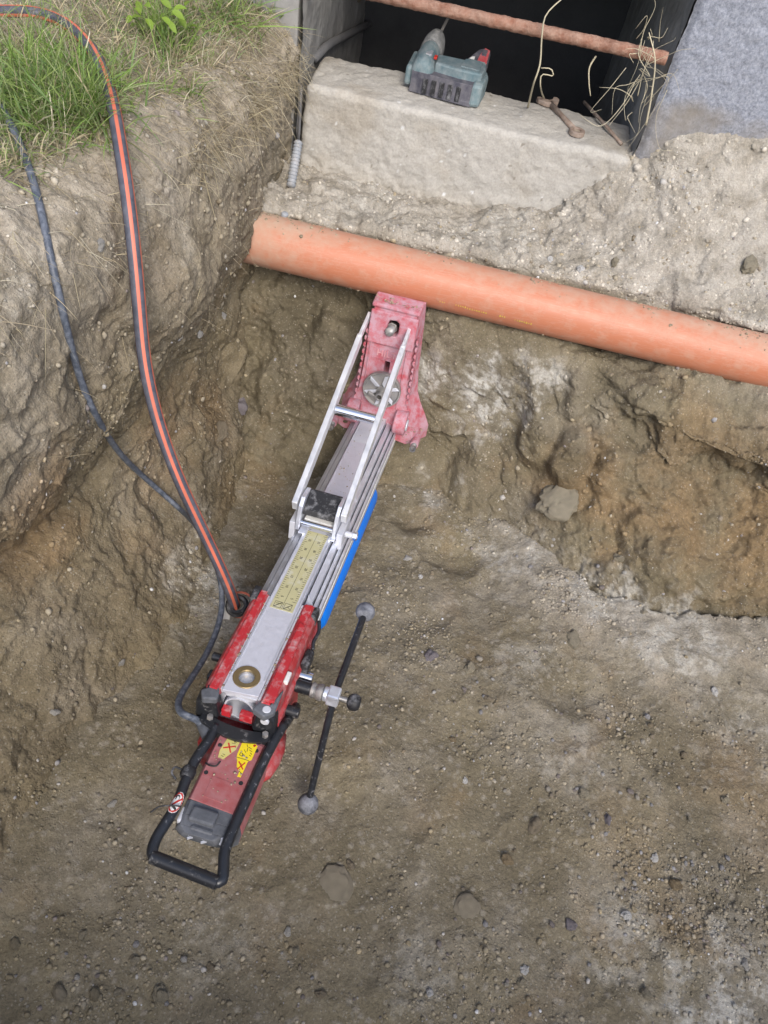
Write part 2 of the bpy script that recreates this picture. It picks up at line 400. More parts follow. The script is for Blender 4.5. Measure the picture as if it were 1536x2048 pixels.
def soil_colour(P, pale):
    n1 = fbm(P, 5, 5, 0.55, 9.0); n2 = fbm(P, 22, 5, 0.6, 30.0); n3 = fbm(P, 75, 4, .6, 70.)
    c = np.repeat(BROWN[None], len(P), 0)
    c = mixc(c, SAND, sst(n1, -0.15, 0.45) * 0.45)
    c = mixc(c, OCHRE, sst(fbm(P, 7, 4, .5, 77.0), 0.10, 0.5) * 0.35)
    c = mixc(c, OCHRE * (1 + .25 * n2)[:, None], blob(P, PATCH_OCHRE, 9, .9, .9) * 0.75)
    c = mixc(c, DARK_EARTH, blob(P, PATCH_DARK, 8, .7, .8))
    c = mixc(c, PALE, np.clip(pale * (0.75 + 0.6 * n2), 0, 1))
    g = blob(P, PATCH_GREY, 16, .9, .7)
    c = mixc(c, GREYW, g * (0.25 + 0.75 * sst(n3 + n2, -0.12, .18)))
    c *= (1 + 0.22 * n2 + 0.16 * n3)[:, None]
    return np.clip(c, 0.02, 0.7)

# --- floor of the pit
def floor_base(x, y):
    z = -0.015 - 0.04 * sst(y, 0.55, 1.15)
    z = z + 0.035 * sst(-x, 0.28, 0.5) * sst(-y, -0.75, -0.3)
    return z
fx = np.concatenate([np.arange(-0.80, 1.05, 0.0031), np.arange(1.06, 1.5, 0.03)])
fy = np.concatenate([np.arange(-0.9, 0.0, 0.03), np.arange(0.0, 1.42, 0.0031)])
X, Y = np.meshgrid(fx, fy, indexing='ij')
P = np.stack([X.ravel(), Y.ravel(), np.zeros(X.size)], 1)
z = floor_base(P[:, 0], P[:, 1])
warp = np.stack([fbm(P, 6, 2, .5, 5.), fbm(P, 6, 2, .5, 15.), np.zeros(len(P))], 1) * 0.03
Pw = P + warp
big = fbm(P, 3.2, 3, 0.5, 1.0)
med = fbm(Pw, 11, 4, 0.55, 2.0)
grit = np.clip(0.5 + 1.2 * fbm(P, 4.2, 3, 0.5, 44.0), 0, 1)             # where loose crumbs lie
grit = np.maximum(grit * 0.6, blob(P, [(0.62, 0.42, 0, 0.20, 1), (0.78, .35, 0, .15, 1), (0.55, 0.8, 0, 0.16, .7), (0.1, 0.85, 0, .14, .7), (-.15, .14, 0, .2, .8), (.3, .2, 0, .2, .7), (-.3, .75, 0, .15, .6), (.42, 1.0, 0, .14, .9), (.3, .62, 0, .12, .8)], 7, .8, .9))
w1, r1 = worley(P + warp * 0.15, 95, 1)
w2, r2 = worley(P, 210, 2)
cl = np.clip(0.55 - w1, 0, 1) * (r1 > 0.45) * r1
cl2 = np.clip(0.55 - w2, 0, 1) * (r2 > 0.35)
ridge = 1 - np.abs(fbm(Pw, 6.5, 3, 0.5, 60.0)) * 2.2
z = z + 0.020 * big + 0.0075 * med + 0.0045 * np.clip(ridge, 0, 1) ** 3 + 0.0022 * fbm(P, 48, 3, .6, 8.) + cl * 0.0065 * (0.15 + grit) + cl2 * 0.0034 * (0.35 + grit) + 0.0011 * fbm(P, 190, 2, .6, 3.)
# broken slab edge low on the right, heel scrapes in the floor, a mound on the left
sl = (P[:, 0] - 0.58) * 0.62 + (0.31 - P[:, 1]) * 0.78 + 0.03 * fbm(P, 9, 3, .5, 21.)
z += 0.0035 * sst(sl + .030 * fbm(P, 16, 4, .6, 61.), -0.003, 0.007) * sst(P[:, 0], 0.36, 0.50)
for (cx, cy, rr_, dp) in [(0.13, 0.86, .07, .010), (0.30, 0.64, .06, .007), (-.28, .60, .10, .014), (.45, .75, .08, .009), (.0, .45, .09, .008), (.62, .66, .07, .009), (-.05, .72, .08, .008), (.16, 1.06, .09, .02), (.07, 1.13, .07, .02), (-.2, 1.08, .10, .02)]:
    d = np.sqrt((P[:, 0] - cx)**2 + ((P[:, 1] - cy) * 1.3)**2) / rr_ + 0.45 * fbm(P, 11, 3, .55, 90.)
    z -= dp * sst(-d, -1.0, -0.15)
lm = sst(-(P[:, 0] + 0.8 * (P[:, 1] - 0.75) * 0.35 + 0.34 + .02 * fbm(P, 12, 3, .5, 7.)), -0.005, 0.012) * sst(-P[:, 1], -0.9, -.7)
z += 0.006 * lm
toe = np.interp(P[:, 0], [-.1, .087, .254, .328, .493, .638, .877, 1.1], [1.40, 1.30, 1.20, 1.165, 1.04, 1.00, 1.05, 1.05])
td = toe - P[:, 1] + .030 * fbm(P, 9, 4, .55, 131.) + .012 * fbm(P, 40, 3, .6, 133.)
rim = sst(td, -.004, .010) * sst(-td, -.30, -.06) * sst(P[:, 0], .20, .36)
z += rim * (.034 + .010 * fbm(P, 14, 3, .5, 137.))
P[:, 2] = z
pale = 0.55 * rim + 0.10 + 0.30 * sst(fbm(P, 5.5, 4, .55, 55.), -.1, .5) + 0.15 * grit
fc = soil_colour(P, pale)
fc = mixc(fc, np.array([0.30, 0.27, 0.22]), np.clip(cl * 3 * (r1 > .8), 0, .6))
floor_G = P.reshape(len(fx), len(fy), 3)
floor_me = grid_mesh('pit_floor', floor_G, fc, flip=False)
pit_floor = tag(link('pit_floor', floor_me, m_earth), kind='structure')

# --- cut banks, each swept along its length from hand-set profiles
def bank(along, profs, sa, st_w, flip, axis, seed, scoops, amp, palef, split=None, bulge=(), cracks=()):
    tk = np.array(along, float)
    Cn = np.array(profs, float)                                    # (n_along, n_prof, 2)
    D = cat_rom(Cn, tk, np.asarray(sa))                            # (len(sa), n_prof, 2)
    K = Cn.shape[1]
    ts = []
    for k in range(K - 1):
        seg = np.linalg.norm(Cn[:, k + 1] - Cn[:, k], axis=1).mean()
        nn = max(2, int(seg / st_w[k]))
        ts.append(k + np.arange(nn) / nn)
    ts = np.concatenate(ts + [[K - 1.0]])
    Q = cat_rom(np.swapaxes(D, 0, 1), np.arange(K), ts)           # (nt, len(sa), 2)
    Q = np.swapaxes(Q, 0, 1)
    G = np.zeros(Q.shape[:2] + (3,))
    A_ = np.repeat(np.asarray(sa)[:, None], len(ts), 1)
    if axis == 'y': G[..., 0], G[..., 1], G[..., 2] = Q[..., 0], A_, Q[..., 1]
    else: G[..., 0], G[..., 1], G[..., 2] = A_, Q[..., 0], Q[..., 1]
    nrm = grid_normals(G) * (-1 if flip else 1)
    P = G.reshape(-1, 3)
    n_ = nrm.reshape(-1, 3)
    tt = np.repeat(ts[None], len(sa), 0).ravel()
    wv = np.stack([fbm(P, 5, 2, .5, seed + 5.), fbm(P, 5, 2, .5, seed + 15.), fbm(P, 5, 2, .5, seed + 25.)], 1) * 0.05
    Pw = P + wv
    d = 0.030 * fbm(Pw, 4.5, 3, .5, seed) + (.009 if axis == 'y' else .012) * fbm(Pw, 12, 4, .6, seed + 2.)
    rid = 1 - np.abs(fbm(Pw * np.array([1, 1, 1.7]), 8, 3, .5, seed + 9.)) * 2.4
    d += 0.007 * np.clip(rid, 0, 1) ** 2.5 - 0.002
    # broken lumps: flat facets with steps between
    lw, lr = worley(Pw + wv * .4, 16, int(seed) + 3)
    d += (0.008 if axis == 'y' else .014) * (lr - 0.5) * sst(fbm(P, 4, 2, .5, seed + 31.), -.3, .3) - 0.006 * sst(lw, .55, .9)
    w1, r1 = worley(P + wv * .1, 85, int(seed) + 5)
    d += np.clip(.55 - w1, 0, 1) * (r1 > .55) * r1 * (.007 if axis == 'y' else .011) * sst(fbm(P, 6, 3, .5, seed + 71.), -.25, .35)
    d += 0.0052 * (np.abs(fbm(P, 32, 4, .62, seed + 4.)) * 1.8 - .45) + 0.0022 * fbm(P, 150, 2, .6, seed + 6.)
    amp_v = amp(P, tt)
    d *= amp_v
    for (x, y, zz, r, dp) in scoops:
        q = np.sqrt((1.35 * (P[:, 0] - x))**2 + (.8 * (P[:, 1] - y))**2 + (.7 * (P[:, 2] - zz))**2) / r + 0.30 * fbm(P, 10, 3, .55, seed + 41.)
        d -= dp * sst(-q, -1.0, -0.55) * (0.65 + 0.35 * np.clip(1 - q, 0, 1))
    for (x, y, zz, r, dp) in bulge:
        q = np.sqrt((P[:, 0] - x)**2 + (P[:, 1] - y)**2 + (P[:, 2] - zz)**2) / r + 0.2 * fbm(P, 12, 2, .5, seed + 51.)
        d += dp * sst(-q, -1.0, -0.4)
    wob = P + np.stack([fbm(P, 16, 3, .6, seed + 61.), fbm(P, 16, 3, .6, seed + 62.), fbm(P, 16, 3, .6, seed + 63.)], 1) * .022
    for (pl, w_, dp, hw, hd) in cracks:
        best = np.full(len(P), 9.0)
        for a_, b_ in zip(pl[:-1], pl[1:]):
            a_, b_ = np.array(a_), np.array(b_); ab = b_ - a_
            k = np.clip(((wob - a_) @ ab) / (ab @ ab), 0, 1)
            best = np.minimum(best, np.linalg.norm(wob - a_ - k[:, None] * ab, axis=1))
        d -= dp * np.exp(-(best / w_) ** 2) + hd * np.exp(-(best / hw) ** 2)
    P = P + n_ * d[:, None]
    c = soil_colour(P, palef(P, tt))
    return P.reshape(G.shape), c.reshape(G.shape), ts

sa = np.concatenate([np.arange(-0.9, 0.2, 0.03), np.arange(0.2, 1.80, 0.0032), np.arange(1.82, 2.4, 0.03)])
LW = [.004, .0034, .0034, .0034, .0034, .0034, .0034, .0034, .0034, .006, .012, .03]
left_prof = {
    -0.9: [(-.40, -.14), (-.46, 0), (-.50, .1), (-.54, .22), (-.56, .33), (-.56, .40), (-.57, .5), (-.60, .66), (-.66, .74), (-.80, .77), (-1.1, .79), (-2.5, .82)],
    0.30: [(-.33, -.14), (-.42, -0.01), (-.50, .08), (-.56, .20), (-.585, .31), (-.54, .40), (-.53, .5), (-.56, .66), (-.64, .74), (-.80, .77), (-1.1, .79), (-2.5, .82)],
    0.65: [(-.26, -.14), (-.35, -.02), (-.44, .09), (-.52, .20), (-.555, .30), (-.505, .385), (-.49, .5), (-.525, .66), (-.60, .745), (-.76, .775), (-1.0, .80), (-2.5, .83)],
    0.90: [(-.26, -.14), (-.35, -.03), (-.42, .08), (-.485, .20), (-.49, .30), (-.455, .40), (-.44, .5), (-.46, .65), (-.53, .74), (-.70, .765), (-1.0, .79), (-2.5, .82)],
    1.10: [(-.31, -.14), (-.365, -.03), (-.40, .10), (-.435, .22), (-.435, .33), (-.415, .42), (-.41, .52), (-.43, .65), (-.485, .735), (-.66, .76), (-1.0, .78), (-2.5, .81)],
    1.30: [(-.30, -.14), (-.37, -.03), (-.41, .12), (-.425, .24), (-.42, .34), (-.405, .44), (-.40, .54), (-.415, .64), (-.455, .72), (-.64, .755), (-1.0, .78), (-2.5, .81)],
    1.50: [(-.30, -.14), (-.37, -.03), (-.41, .12), (-.42, .24), (-.415, .34), (-.40, .44), (-.40, .54), (-.40, .63), (-.425, .70), (-.60, .75), (-1.0, .775), (-2.5, .81)],
    1.75: [(-.30, -.14), (-.37, -.03), (-.41, .12), (-.42, .24), (-.415, .34), (-.405, .44), (-.40, .54), (-.40, .63), (-.42, .71), (-.58, .76), (-1.0, .79), (-2.5, .82)],
    2.40: [(-.30, -.14), (-.37, -.03), (-.41, .12), (-.42, .24), (-.415, .34), (-.405, .44), (-.40, .54), (-.40, .63), (-.42, .72), (-.58, .77), (-1.0, .80), (-2.5, .83)]}
LG, LC, Lt = bank(list(left_prof), list(left_prof.values()), sa, LW, False, 'y', 100.0,
    [(-.42, 1.05, .28, .09, .022), (-.41, 1.22, .16, .10, .026), (-.46, .80, .52, .08, .014), (-.40, 1.33, .30, .07, .016), (-.44, .95, .12, .09, .02)],
    lambda P, t: 1.0 - 0.72 * sst(t, 8.2, 9.2) - 0.25 * sst(-t, -1.5, -.3),
    lambda P, t: 0.12 + 0.38 * sst(P[:, 2], .32, .66) + 0.35 * sst(P[:, 2], .55, .72) + .25 * sst(fbm(P, 4, 3, .5, 12.), 0, .5),
    bulge=[(-.50, .62, .46, .13, .015), (-.42, 1.05, .5, .12, .012)],
    cracks=[([(-.56, .40, .27), (-.56, .569, .264), (-.549, .639, .255), (-.528, .697, .244), (-.509, .80, .25), (-.47, .92, .28)], .012, .02, .03, .008), ([(-.43, .98, .30), (-.42, 1.10, .22), (-.40, 1.2, .1)], .01, .012, .03, .01), ([(-.46, .85, .58), (-.43, .95, .42), (-.44, .92, .30)], .008, .008, .02, .004)])
kr = int(np.searchsorted(Lt, 8.6))
bank_left = tag(link('earth_bank', grid_mesh('earth_bank', LG[:, :kr + 1], LC[:, :kr + 1] * np.array([1.02, .985, .94])), m_earth), kind='structure')
lawn = tag(link('lawn_ground', grid_mesh('lawn_ground', LG[:, kr:], LC[:, kr:] * np.array([.85, .88, .8])), m_earth), kind='structure')

sb = np.concatenate([np.arange(-0.62, -0.5, 0.02), np.arange(-0.5, 1.06, 0.0032), np.arange(1.08, 2.2, 0.03)])
BW = [.004] + [.0034] * 13
def bp_(*a): return list(a)
back_prof = {
    -0.62: bp_((1.10, -.14), (1.20, -.04), (1.29, .05), (1.37, .15), (1.42, .24), (1.46, .30), (1.47, .34), (1.475, .38), (1.45, .43), (1.42, .466), (1.50, .475), (1.58, .465), (1.64, .47), (1.70, .48)),
    -0.30: bp_((1.10, -.14), (1.19, -.05), (1.28, .04), (1.36, .13), (1.41, .22), (1.45, .29), (1.47, .34), (1.475, .38), (1.470, .42), (1.468, .45), (1.51, .46), (1.58, .455), (1.64, .455), (1.70, .46)),
    -0.10: bp_((1.12, -.14), (1.21, -.05), (1.28, .03), (1.34, .13), (1.39, .22), (1.43, .29), (1.45, .34), (1.475, .38), (1.475, .42), (1.48, .445), (1.52, .45), (1.58, .45), (1.64, .45), (1.70, .455)),
    0.08: bp_((1.16, -.14), (1.25, -.05), (1.315, .02), (1.335, .12), (1.345, .21), (1.36, .29), (1.39, .335), (1.46, .37), (1.475, .42), (1.48, .445), (1.52, .45), (1.58, .45), (1.64, .455), (1.70, .46)),
    0.22: bp_((1.11, -.14), (1.20, -.05), (1.27, .02), (1.32, .12), (1.345, .21), (1.36, .29), (1.39, .335), (1.46, .37), (1.475, .42), (1.48, .445), (1.52, .455), (1.58, .465), (1.64, .48), (1.70, .50)),
    0.36: bp_((1.02, -.14), (1.10, -.05), (1.17, .02), (1.24, .10), (1.30, .18), (1.34, .26), (1.37, .325), (1.46, .36), (1.475, .42), (1.48, .45), (1.52, .475), (1.58, .51), (1.64, .57), (1.70, .65)),
    0.50: bp_((.92, -.14), (1.02, -.05), (1.09, .02), (1.18, .10), (1.245, .16), (1.29, .225), (1.275, .305), (1.41, .348), (1.475, .41), (1.485, .455), (1.53, .50), (1.58, .56), (1.64, .64), (1.70, .72)),
    0.66: bp_((.86, -.14), (.97, -.05), (1.05, .02), (1.14, .09), (1.215, .15), (1.262, .205), (1.222, .285), (1.36, .350), (1.46, .41), (1.452, .449), (1.50, .49), (1.57, .565), (1.64, .655), (1.70, .74)),
    0.85: bp_((.90, -.14), (1.01, -.05), (1.06, .02), (1.13, .09), (1.20, .15), (1.245, .205), (1.20, .29), (1.34, .365), (1.45, .42), (1.425, .460), (1.49, .51), (1.57, .585), (1.64, .67), (1.70, .755)),
    1.20: bp_((.85, -.14), (.95, -.05), (1.00, .02), (1.07, .1), (1.12, .2), (1.16, .3), (1.22, .4), (1.3, .46), (1.38, .5), (1.44, .54), (1.5, .6), (1.58, .66), (1.64, .71), (1.70, .76)),
    2.20: bp_((.7, -.14), (.78, -.05), (.82, .05), (.86, .2), (.9, .35), (.94, .5), (1.0, .6), (1.1, .68), (1.2, .72), (1.3, .74), (1.4, .75), (1.5, .76), (1.6, .77), (1.70, .78))}
BG, BC, Bt = bank(list(back_prof), list(back_prof.values()), sb, BW, True, 'x', 200.0,
    [(-.30, 1.32, .12, .11, .03), (-.20, 1.36, .20, .10, .03), (-.33, 1.40, .26, .07, .02), (.30, 1.27, .16, .07, .04), (.385, 1.24, .16, .07, .05), (.47, 1.22, .17, .055, .035), (.36, 1.30, .27, .06, .03), (-.12, 1.30, .06, .09, .025), (-.22, 1.25, .0, .10, .02), (.56, 1.13, .07, .06, .02), (.62, 1.12, .10, .08, .018), (.19, 1.22, .03, .10, .03)],
    lambda P, t: (1.0 + .8 * sst(P[:, 0], .3, .5) * sst(-t, -8, -7) + .6 * sst(-P[:, 0], .05, .15) * sst(-t, -6.5, -5.5) + 0.25 * sst(t, 8.8, 9.6) * sst(-P[:, 0], -.4, -.2)) * (1 - .65 * (1 - sst(np.abs(t - 7.8), .4, 1.5)) * (1 - .8 * sst(P[:, 0], .36, .46) * sst(-t, -7.6, -7.0))) * (1 - .3 * sst(-t, -1.5, -.3)) * (1 - .45 * sst(P[:, 0], -.06, .0) * sst(-P[:, 0], -.28, -.2) * sst(-t, -6.5, -5.5)),
    lambda P, t: 0.08 + 0.95 * sst(t, 7.6, 9.0) + .18 * sst(P[:, 0], .3, .5) * sst(t, 6.3, 7.2) + .2 * sst(fbm(P, 4, 3, .5, 12.), 0, .5),
    bulge=[(.70, 1.24, .28, .16, .02), (.52, 1.26, .23, .07, .02), (.40, 1.20, .09, .07, .014)],
    cracks=[([(.34, 1.354, .298), (.369, 1.311, .264), (.434, 1.274, .21), (.482, 1.218, .186), (.533, 1.189, .118), (.579, 1.099, .101), (.65, 1.063, .025)], .012, .022, .040, .014),
            ([(.47, 1.238, .203), (.571, 1.253, .22), (.688, 1.284, .194), (.774, 1.23, .264)], .010, .018, .03, .010),
            ([(.244, 1.352, .279), (.287, 1.333, .218), (.306, 1.246, .149), (.36, 1.203, .111)], .013, .014, .045, .020),
            ([(-.349, 1.292, .094), (-.263, 1.32, .149), (-.22, 1.407, .248), (-.254, 1.449, .252)], .010, .012, .04, .012),
            ([(-.276, 1.215, -.01), (-.207, 1.302, .097), (-.161, 1.372, .204)], .010, .010, .04, .012),
            ([(.073, 1.331, .074), (.144, 1.323, .088), (.226, 1.265, .052)], .010, .014, .03, .012),
            ([(.043, 1.34, .154), (.228, 1.303, .10)], .006, .010, .02, .004)])
bank_back = tag(link('earth_bank', grid_mesh('earth_bank', BG, BC, flip=True), m_earth), kind='structure')

# the sides of the pit behind and to the right of the view: plain slopes that close the hole
def slope(pts, n, name):
    G = np.array([[(np.array(p0) + (np.array(p1) - np.array(p0)) * i / n) for i in range(n + 1)] for p0, p1 in pts])
    P = G.reshape(-1, 3)
    P = P + fbm(P, 5, 4, .5, 300.)[:, None] * 0.03
    me = grid_mesh(name, P.reshape(G.shape), soil_colour(P, np.full(len(P), .2)).reshape(G.shape))
    return tag(link(name, me, m_earth), kind='structure')
slope([((-.9, -.36, -.1), (2.4, -.36, -.1)), ((-.9, -.40, .1), (2.4, -.40, .1)), ((-.9, -.46, .45), (2.4, -.46, .45)), ((-.9, -.52, .74), (2.4, -.52, .74)), ((-.9, -.70, .80), (2.4, -.70, .80)), ((-.9, -4, .82), (2.4, -4, .82))], 60, 'earth_bank')  # unseen near bank, set at this distance to shade the floor
slope([((1.15, 1.5, -.1), (1.15, -.9, -.1)), ((1.25, 1.5, .1), (1.25, -.9, .1)), ((1.35, 1.5, .45), (1.35, -.9, .45)), ((1.45, 1.55, .74), (1.45, -.9, .74)), ((1.8, 1.65, .78), (1.8, -1, .78)), ((5, 1.66, .80), (5, -4, .80))], 60, 'earth_bank')

# ------------------------------------------------------------------ sight line against the real ground
def bvh_of(obs):
    vs, fs, off = [], [], 0
    for ob in obs:
        me = ob.data
        n = len(me.vertices)
        co = np.empty(n * 3, np.float32); me.vertices.foreach_get('co', co)
        co = co.reshape(-1, 3)
        li = np.empty(len(me.loops), np.int32); me.loops.foreach_get('vertex_index', li)
        vs.append(co); fs.append(li.reshape(-1, 4) + off); off += n
    return BVHTree.FromPolygons(np.concatenate(vs).tolist(), np.concatenate(fs).tolist())
BVH = bvh_of([pit_floor, bank_left, lawn, bank_back])
def hit(px, py):
    r = Vector(ray(px, py)).normalized()
    q = BVH.ray_cast(Vector(CAM), r)
    if q[0] is None: return dep(px, py, 1.5), Vector((0, 0, 1))
    n = q[1]
    if n.dot(r) > 0: n = -n
    return q[0], n
def drop(x, y, z0=0.5):
    q = BVH.ray_cast(Vector((x, y, z0)), Vector((0, 0, -1)))
    return q[0] if q[0] is not None else Vector((x, y, 0))

# ------------------------------------------------------------------ mesh helpers
class MB:
    def __init__(s): s.v = []; s.f = []; s.mi = []
    def add(s, vs, fs, mi=0):
        o_ = len(s.v)
        s.v += [tuple(x) for x in vs]
        s.f += [tuple(i + o_ for i in f) for f in fs]
        s.mi += [mi] * len(fs)
        return s
    def box(s, c, d, R=None, mi=0, taper=1.0):
        c = Vector(c); h = [x / 2 for x in d]
        vs = []
        for z_ in (-1, 1):
            k = taper if z_ > 0 else 1.0
            for x_, y_ in ((-1, -1), (1, -1), (1, 1), (-1, 1)):
                p = Vector((x_ * h[0] * k, y_ * h[1] * k, z_ * h[2]))
                if R is not None: p = R @ p
                vs.append(c + p)
        return s.add(vs, [(3, 2, 1, 0), (4, 5, 6, 7), (0, 1, 5, 4), (1, 2, 6, 5), (2, 3, 7, 6), (3, 0, 4, 7)], mi)
    def lathe(s, p0, ax, prof, n=20, mi=0, cap=True, phase=0.0):
        """revolve (distance along axis, radius) pairs about the axis"""
        p0 = Vector(p0); ax = Vector(ax).normalized()
        a = ax.orthogonal().normalized(); b_ = ax.cross(a)
        vs = []
        for (h, r) in prof:
            for i in range(n):
                t = 2 * math.pi * i / n + phase
                vs.append(p0 + ax * h + (a * math.cos(t) + b_ * math.sin(t)) * r)
        fs = []
        for k in range(len(prof) - 1):
            for i in range(n):
                j = (i + 1) % n
                fs.append((k * n + i, k * n + j, (k + 1) * n + j, (k + 1) * n + i))
        if cap:
            fs.append(tuple(reversed(range(n))))
            fs.append(tuple((len(prof) - 1) * n + i for i in range(n)))
        return s.add(vs, fs, mi)
    def cyl(s, p0, p1, r, n=16, mi=0, r1=None, ch=0.0):
        p0, p1 = Vector(p0), Vector(p1)
        L_ = (p1 - p0).length
        r1 = r if r1 is None else r1
        if ch: return s.lathe(p0, p1 - p0, [(0, r - ch), (ch, r), (L_ - ch, r1), (L_, r1 - ch)], n, mi)
        return s.lathe(p0, p1 - p0, [(0, r), (L_, r1)], n, mi)
    def ring(s, p0, ax, ro, ri, h, n=24, mi=0):
        return s.lathe(p0, ax, [(0, ri), (0, ro), (h, ro), (h, ri), (0, ri)], n, mi, cap=False)
    def ball(s, c, r, n=20, mi=0, sq=1.0):
        pr = [(-r * math.cos(math.pi * k / 12), max(1e-4, r * math.sin(math.pi * k / 12))) for k in range(13)]
        return s.lathe(c, (0, 0, 1), pr, n, mi)
    def tube(s, pts, r, n=12, mi=0, cap=True, rfun=None, arc=None, up=None):
        pts = [Vector(p) for p in pts]
        T = [(pts[min(i + 1, len(pts) - 1)] - pts[max(i - 1, 0)]).normalized() for i in range(len(pts))]
        a = (Vector(up) - T[0] * T[0].dot(Vector(up))).normalized() if up is not None else T[0].orthogonal().normalized()
        vs = []; full = arc is None
        angs = [2 * math.pi * i / n for i in range(n)] if full else [arc[0] + (arc[1] - arc[0]) * i / (n - 1) for i in range(n)]
        for i, p in enumerate(pts):
            if i:
                q = T[i - 1].rotation_difference(T[i]); a = (q @ a).normalized()
                a = (a - T[i] * a.dot(T[i])).normalized()
            b_ = T[i].cross(a)
            rr = r * (rfun(i / (len(pts) - 1)) if rfun else 1.0)
            for t in angs: vs.append(p + (a * math.cos(t) + b_ * math.sin(t)) * rr)
        fs = []
        m_ = n if full else n - 1
        for k in range(len(pts) - 1):
            for i in range(m_):
                j = (i + 1) % n
                fs.append((k * n + i, k * n + j, (k + 1) * n + j, (k + 1) * n + i))
        if cap and full:
            fs.append(tuple(reversed(range(n)))); fs.append(tuple((len(pts) - 1) * n + i for i in range(n)))
        return s.add(vs, fs, mi)
    def prism(s, outer, to3, h0, h1, holes=(), mi=0, scale1=None):
        """outline (a,b) with holes, extruded from h0 to h1; to3(a,b,h) gives the point"""
        loops = [list(outer)] + [list(h) for h in holes]
        flat = [p for l in loops for p in l]
        tris = tessellate_polygon([[Vector((p[0], p[1], 0)) for p in l] for l in loops])
        n = len(flat)
        fl1 = flat if scale1 is None else scale1
        vs = [to3(p[0], p[1], h0) for p in flat] + [to3(p[0], p[1], h1) for p in fl1]
        fs = [tuple(t) for t in tris] + [tuple(i + n for i in reversed(t)) for t in tris]
        o_ = 0
        for l in loops:
            k = len(l)
            for i in range(k):
                j = (i + 1) % k
                fs.append((o_ + i, o_ + j, n + o_ + j, n + o_ + i))
            o_ += k
        return s.add(vs, fs, mi)
    def build(s, name, mat, parent=None, smooth=False, bevel=0, auto=None):
        me = bpy.data.meshes.new(name)
        me.from_pydata(s.v, [], s.f)
        if isinstance(mat, (list, tuple)): me.polygons.foreach_set('material_index', s.mi)
        bm = bmesh.new(); bm.from_mesh(me)
        bmesh.ops.recalc_face_normals(bm, faces=bm.faces[:])
        bm.to_mesh(me); bm.free()
        return link(name, me, mat, parent, smooth, bevel, auto)
def smooth_path(pts, k=8):
    p = np.array([list(q) for q in pts], float)
    d = np.concatenate([[0], np.cumsum(np.linalg.norm(np.diff(p, axis=0), axis=1))])
    ts = np.linspace(0, d[-1], (len(pts) - 1) * k + 1)
    return [Vector(q) for q in cat_rom(p, d, ts)]
def circ(cx, cy, r, n=24): return [(cx + r * math.cos(2 * math.pi * i / n), cy + r * math.sin(2 * math.pi * i / n)) for i in range(n)]
def slot(cx, cy, w_, h_, n=8):
    r = w_ / 2; out = []
    for i in range(n + 1): out.append((cx + r * math.cos(math.pi * i / n), cy + h_ / 2 - r + r * math.sin(math.pi * i / n)))
    for i in range(n + 1): out.append((cx + r * math.cos(math.pi + math.pi * i / n), cy - h_ / 2 + r + r * math.sin(math.pi + math.pi * i / n)))
    return out
def text_mesh(txt, size, depth, offset=0.0):
    cu = bpy.data.curves.new('lettering', 'FONT')
    cu.body = txt; cu.size = size; cu.extrude = depth; cu.align_x = 'CENTER'; cu.align_y = 'CENTER'; cu.offset = offset
    cu.resolution_u = 3
    ob = bpy.data.objects.new('lettering', cu)
    COL.objects.link(ob)
    dg = bpy.context.evaluated_depsgraph_get()
    me = bpy.data.meshes.new_from_object(ob.evaluated_get(dg))
    bpy.data.objects.remove(ob); bpy.data.curves.remove(cu)
    me.materials.clear()
    return me

